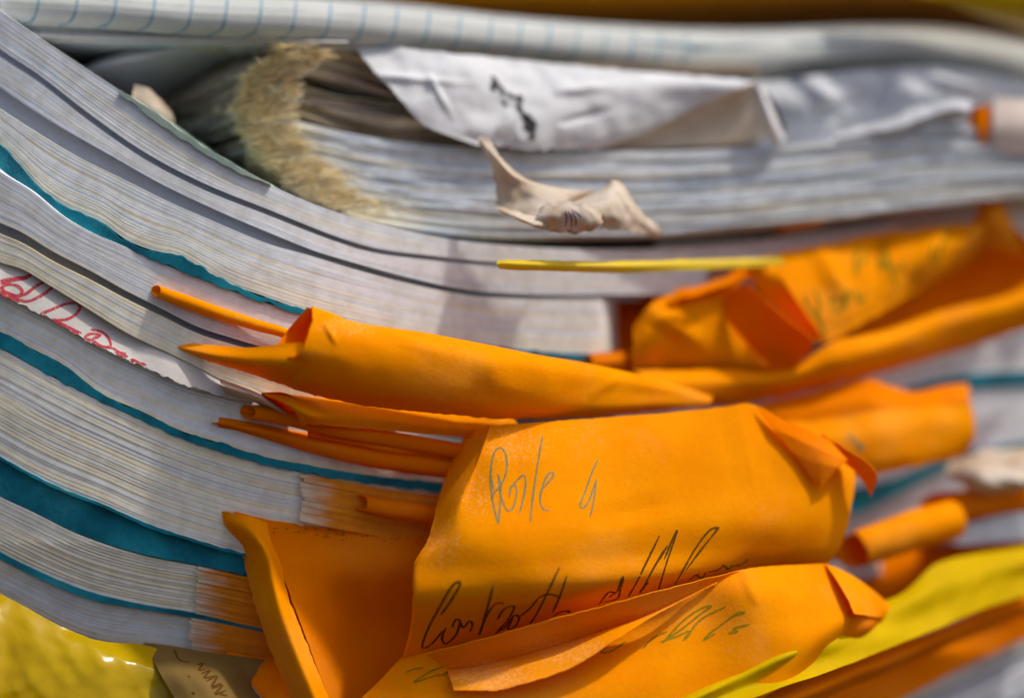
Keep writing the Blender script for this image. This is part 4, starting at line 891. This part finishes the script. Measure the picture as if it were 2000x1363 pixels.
# squared notebook along the top
NBU = [(-60,-40),(0,-34),(200,-20),(350,-8),(600,2),(800,18),(1000,42),(1200,58),(1350,66),(1500,68),(1700,62),(1850,66),(2000,90),(2120,118)]
NBL = [(-60,50),(20,52),(200,56),(350,68),(500,76),(640,84),(800,96),(1000,114),(1200,134),(1350,152),(1450,155),(1600,138),(1700,130),(1820,134),(2000,172),(2120,200)]
nu_, nl_ = curve(NBU), curve(NBL)
nb = thing('squared_notebook', P(900, 60, .04), 'squared-paper notebook with blue grid lines curving along the top of the pile', 'notebook')
def ndep(u): return .020 + float(base(u)) * .85
us = [0, 30, 60, 150, 250, 350, 500, 650, 800, 1000, 1200, 1350, 1450, 1600, 1700, 1820, 1960, 2110]
NB = sheet('squared_page', [[(u, float(nu_(u)) * (1-t) + float(nl_(u)) * t, ndep(u) + .0055 * (abs(t - .55) / .55)**2.2) for u in us] for t in (0, .12, .3, .5, .7, .86, 1.0)],
           paper_material('squared_paper', (.47, .49, .47), (.54, .56, .53), rough=.8, transl=.05, speck=0, spec=.15), nb, nu=150, nv=30, crinkle=.0004, seed=80, th=.0003)
gx = [72,147,222,297,370,438,505,572,640,706,770,832,893,954,1012,1068,1124,1178,1232,1284,1334]
st = []
for k, x in enumerate(gx):
    a, b = float(nu_(x)), float(nl_(x)); h = b - a
    st.append([(x + 6, a + h * .02), (x + 5, a + .25 * h), (x + 3, a + h * .45), (x - 2, a + h * .7), (x - 12, a + h * .86), (x - 34, a + h * .965)])
write(NB, st[:9], BLUE, 5.2, name='grid_line', vary=.5)
write(NB, st[9:], BLUE, 5.5, name='grid_line', vary=.5)
GL = ink('grey_fold_line', (.42, .44, .45))
def frac(t, a, b): return [(x, float(nu_(x)) * (1-t) + float(nl_(x)) * t) for x in np.linspace(a, b, 16)]
write(NB, [frac(.46, 10, 700), frac(.27, 10, 600), frac(.30, 650, 1500)], GL, 2.6, name='fold_line', vary=.8)
leaves(nb, NBL, [(-60,78),(60,82),(200,84),(350,86),(500,88),(640,92),(800,102),(1000,118),(1200,138),(1350,156),(1450,160),(1600,143),(1820,140),(2120,205)], 2, 20, 2120, .0, dfn=lambda u, v: ndep(u) + .005, pal=[(.64,.64,.60),(.56,.62,.64)], seed=95, per=5, K=90, name='page_section')
NB2 = sheet('lower_squared_page', [[(u, 57 + u * .035 + h_ * (1 - u / 900), .021 + dd_ + u * .00001) for u in (40, 160, 300, 460, 680)] for h_, dd_ in ((0, .004), (8, 0), (16, 0), (21, .003))],
            SLIP, nb, nu=50, nv=12, crinkle=.0003, seed=81)
write(NB2, [[(x, 56), (x, 84)] for x in (75, 142, 216, 292, 362)], BLUE, 6, name='grid_line')
leaves(nb, [(30,76),(200,78),(350,84),(460,90)], [(30,90),(200,90),(350,92),(460,96)], 3, 60, 430, .0, dfn=lambda u, v: .030, pal=[(.60,.57,.46),(.55,.50,.38)], seed=96, per=5, K=30)
leaves(nb, shift(NBU, -12), NBU, 3, -20, 2120, 0, dfn=lambda u, v: ndep(u) + .007, pal=[(.62,.60,.50),(.60,.58,.58)], seed=97, per=5, K=80)
write(NB, [[(1340, 98), (1400, 95), (1480, 92)], [(1240, 82), (1310, 88), (1400, 92)], [(1540, 88), (1620, 86), (1680, 84)]], ink('blue_grey_mark', (.12, .22, .26)), 9, name='dark_mark', vary=.8)

# things above the notebook
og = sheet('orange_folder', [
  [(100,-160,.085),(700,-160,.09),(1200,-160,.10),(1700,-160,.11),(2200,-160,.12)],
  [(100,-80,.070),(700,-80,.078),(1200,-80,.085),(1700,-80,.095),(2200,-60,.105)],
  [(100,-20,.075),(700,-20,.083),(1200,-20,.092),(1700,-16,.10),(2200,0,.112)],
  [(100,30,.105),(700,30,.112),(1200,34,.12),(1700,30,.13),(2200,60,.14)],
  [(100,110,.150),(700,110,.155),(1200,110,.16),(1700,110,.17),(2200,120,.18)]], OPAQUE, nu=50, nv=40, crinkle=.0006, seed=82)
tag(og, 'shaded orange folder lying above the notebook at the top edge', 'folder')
yy = sheet('yellow_film', [
  [(1700,-120,.080),(1850,-120,.083),(2000,-120,.086),(2150,-120,.09)],
  [(1740,-30,.070),(1850,-30,.073),(2000,-20,.076),(2150,0,.08)],
  [(1850,6,.074),(1900,20,.077),(2000,40,.080),(2150,80,.084)],
  [(1870,14,.082),(1910,30,.085),(2000,58,.088),(2150,110,.092)]], YELLOW, nu=30, nv=30, crinkle=.0008, seed=83)
tag(yy, 'blurred yellow plastic film in the top right corner', 'plastic film')

# far papers that close the pile behind everything
fp = thing('paper_bundle', P(1000, 700, .15), 'far pile of papers closing the gaps behind the registers', 'paper bundle')
leaves(fp, [(-300,130),(2300,130)], [(-300,1600),(2300,1600)], 60, -300, 2300, .0, dfn=lambda u, v: .16, pal=COOL, seed=99, per=15, K=12, back=.05)
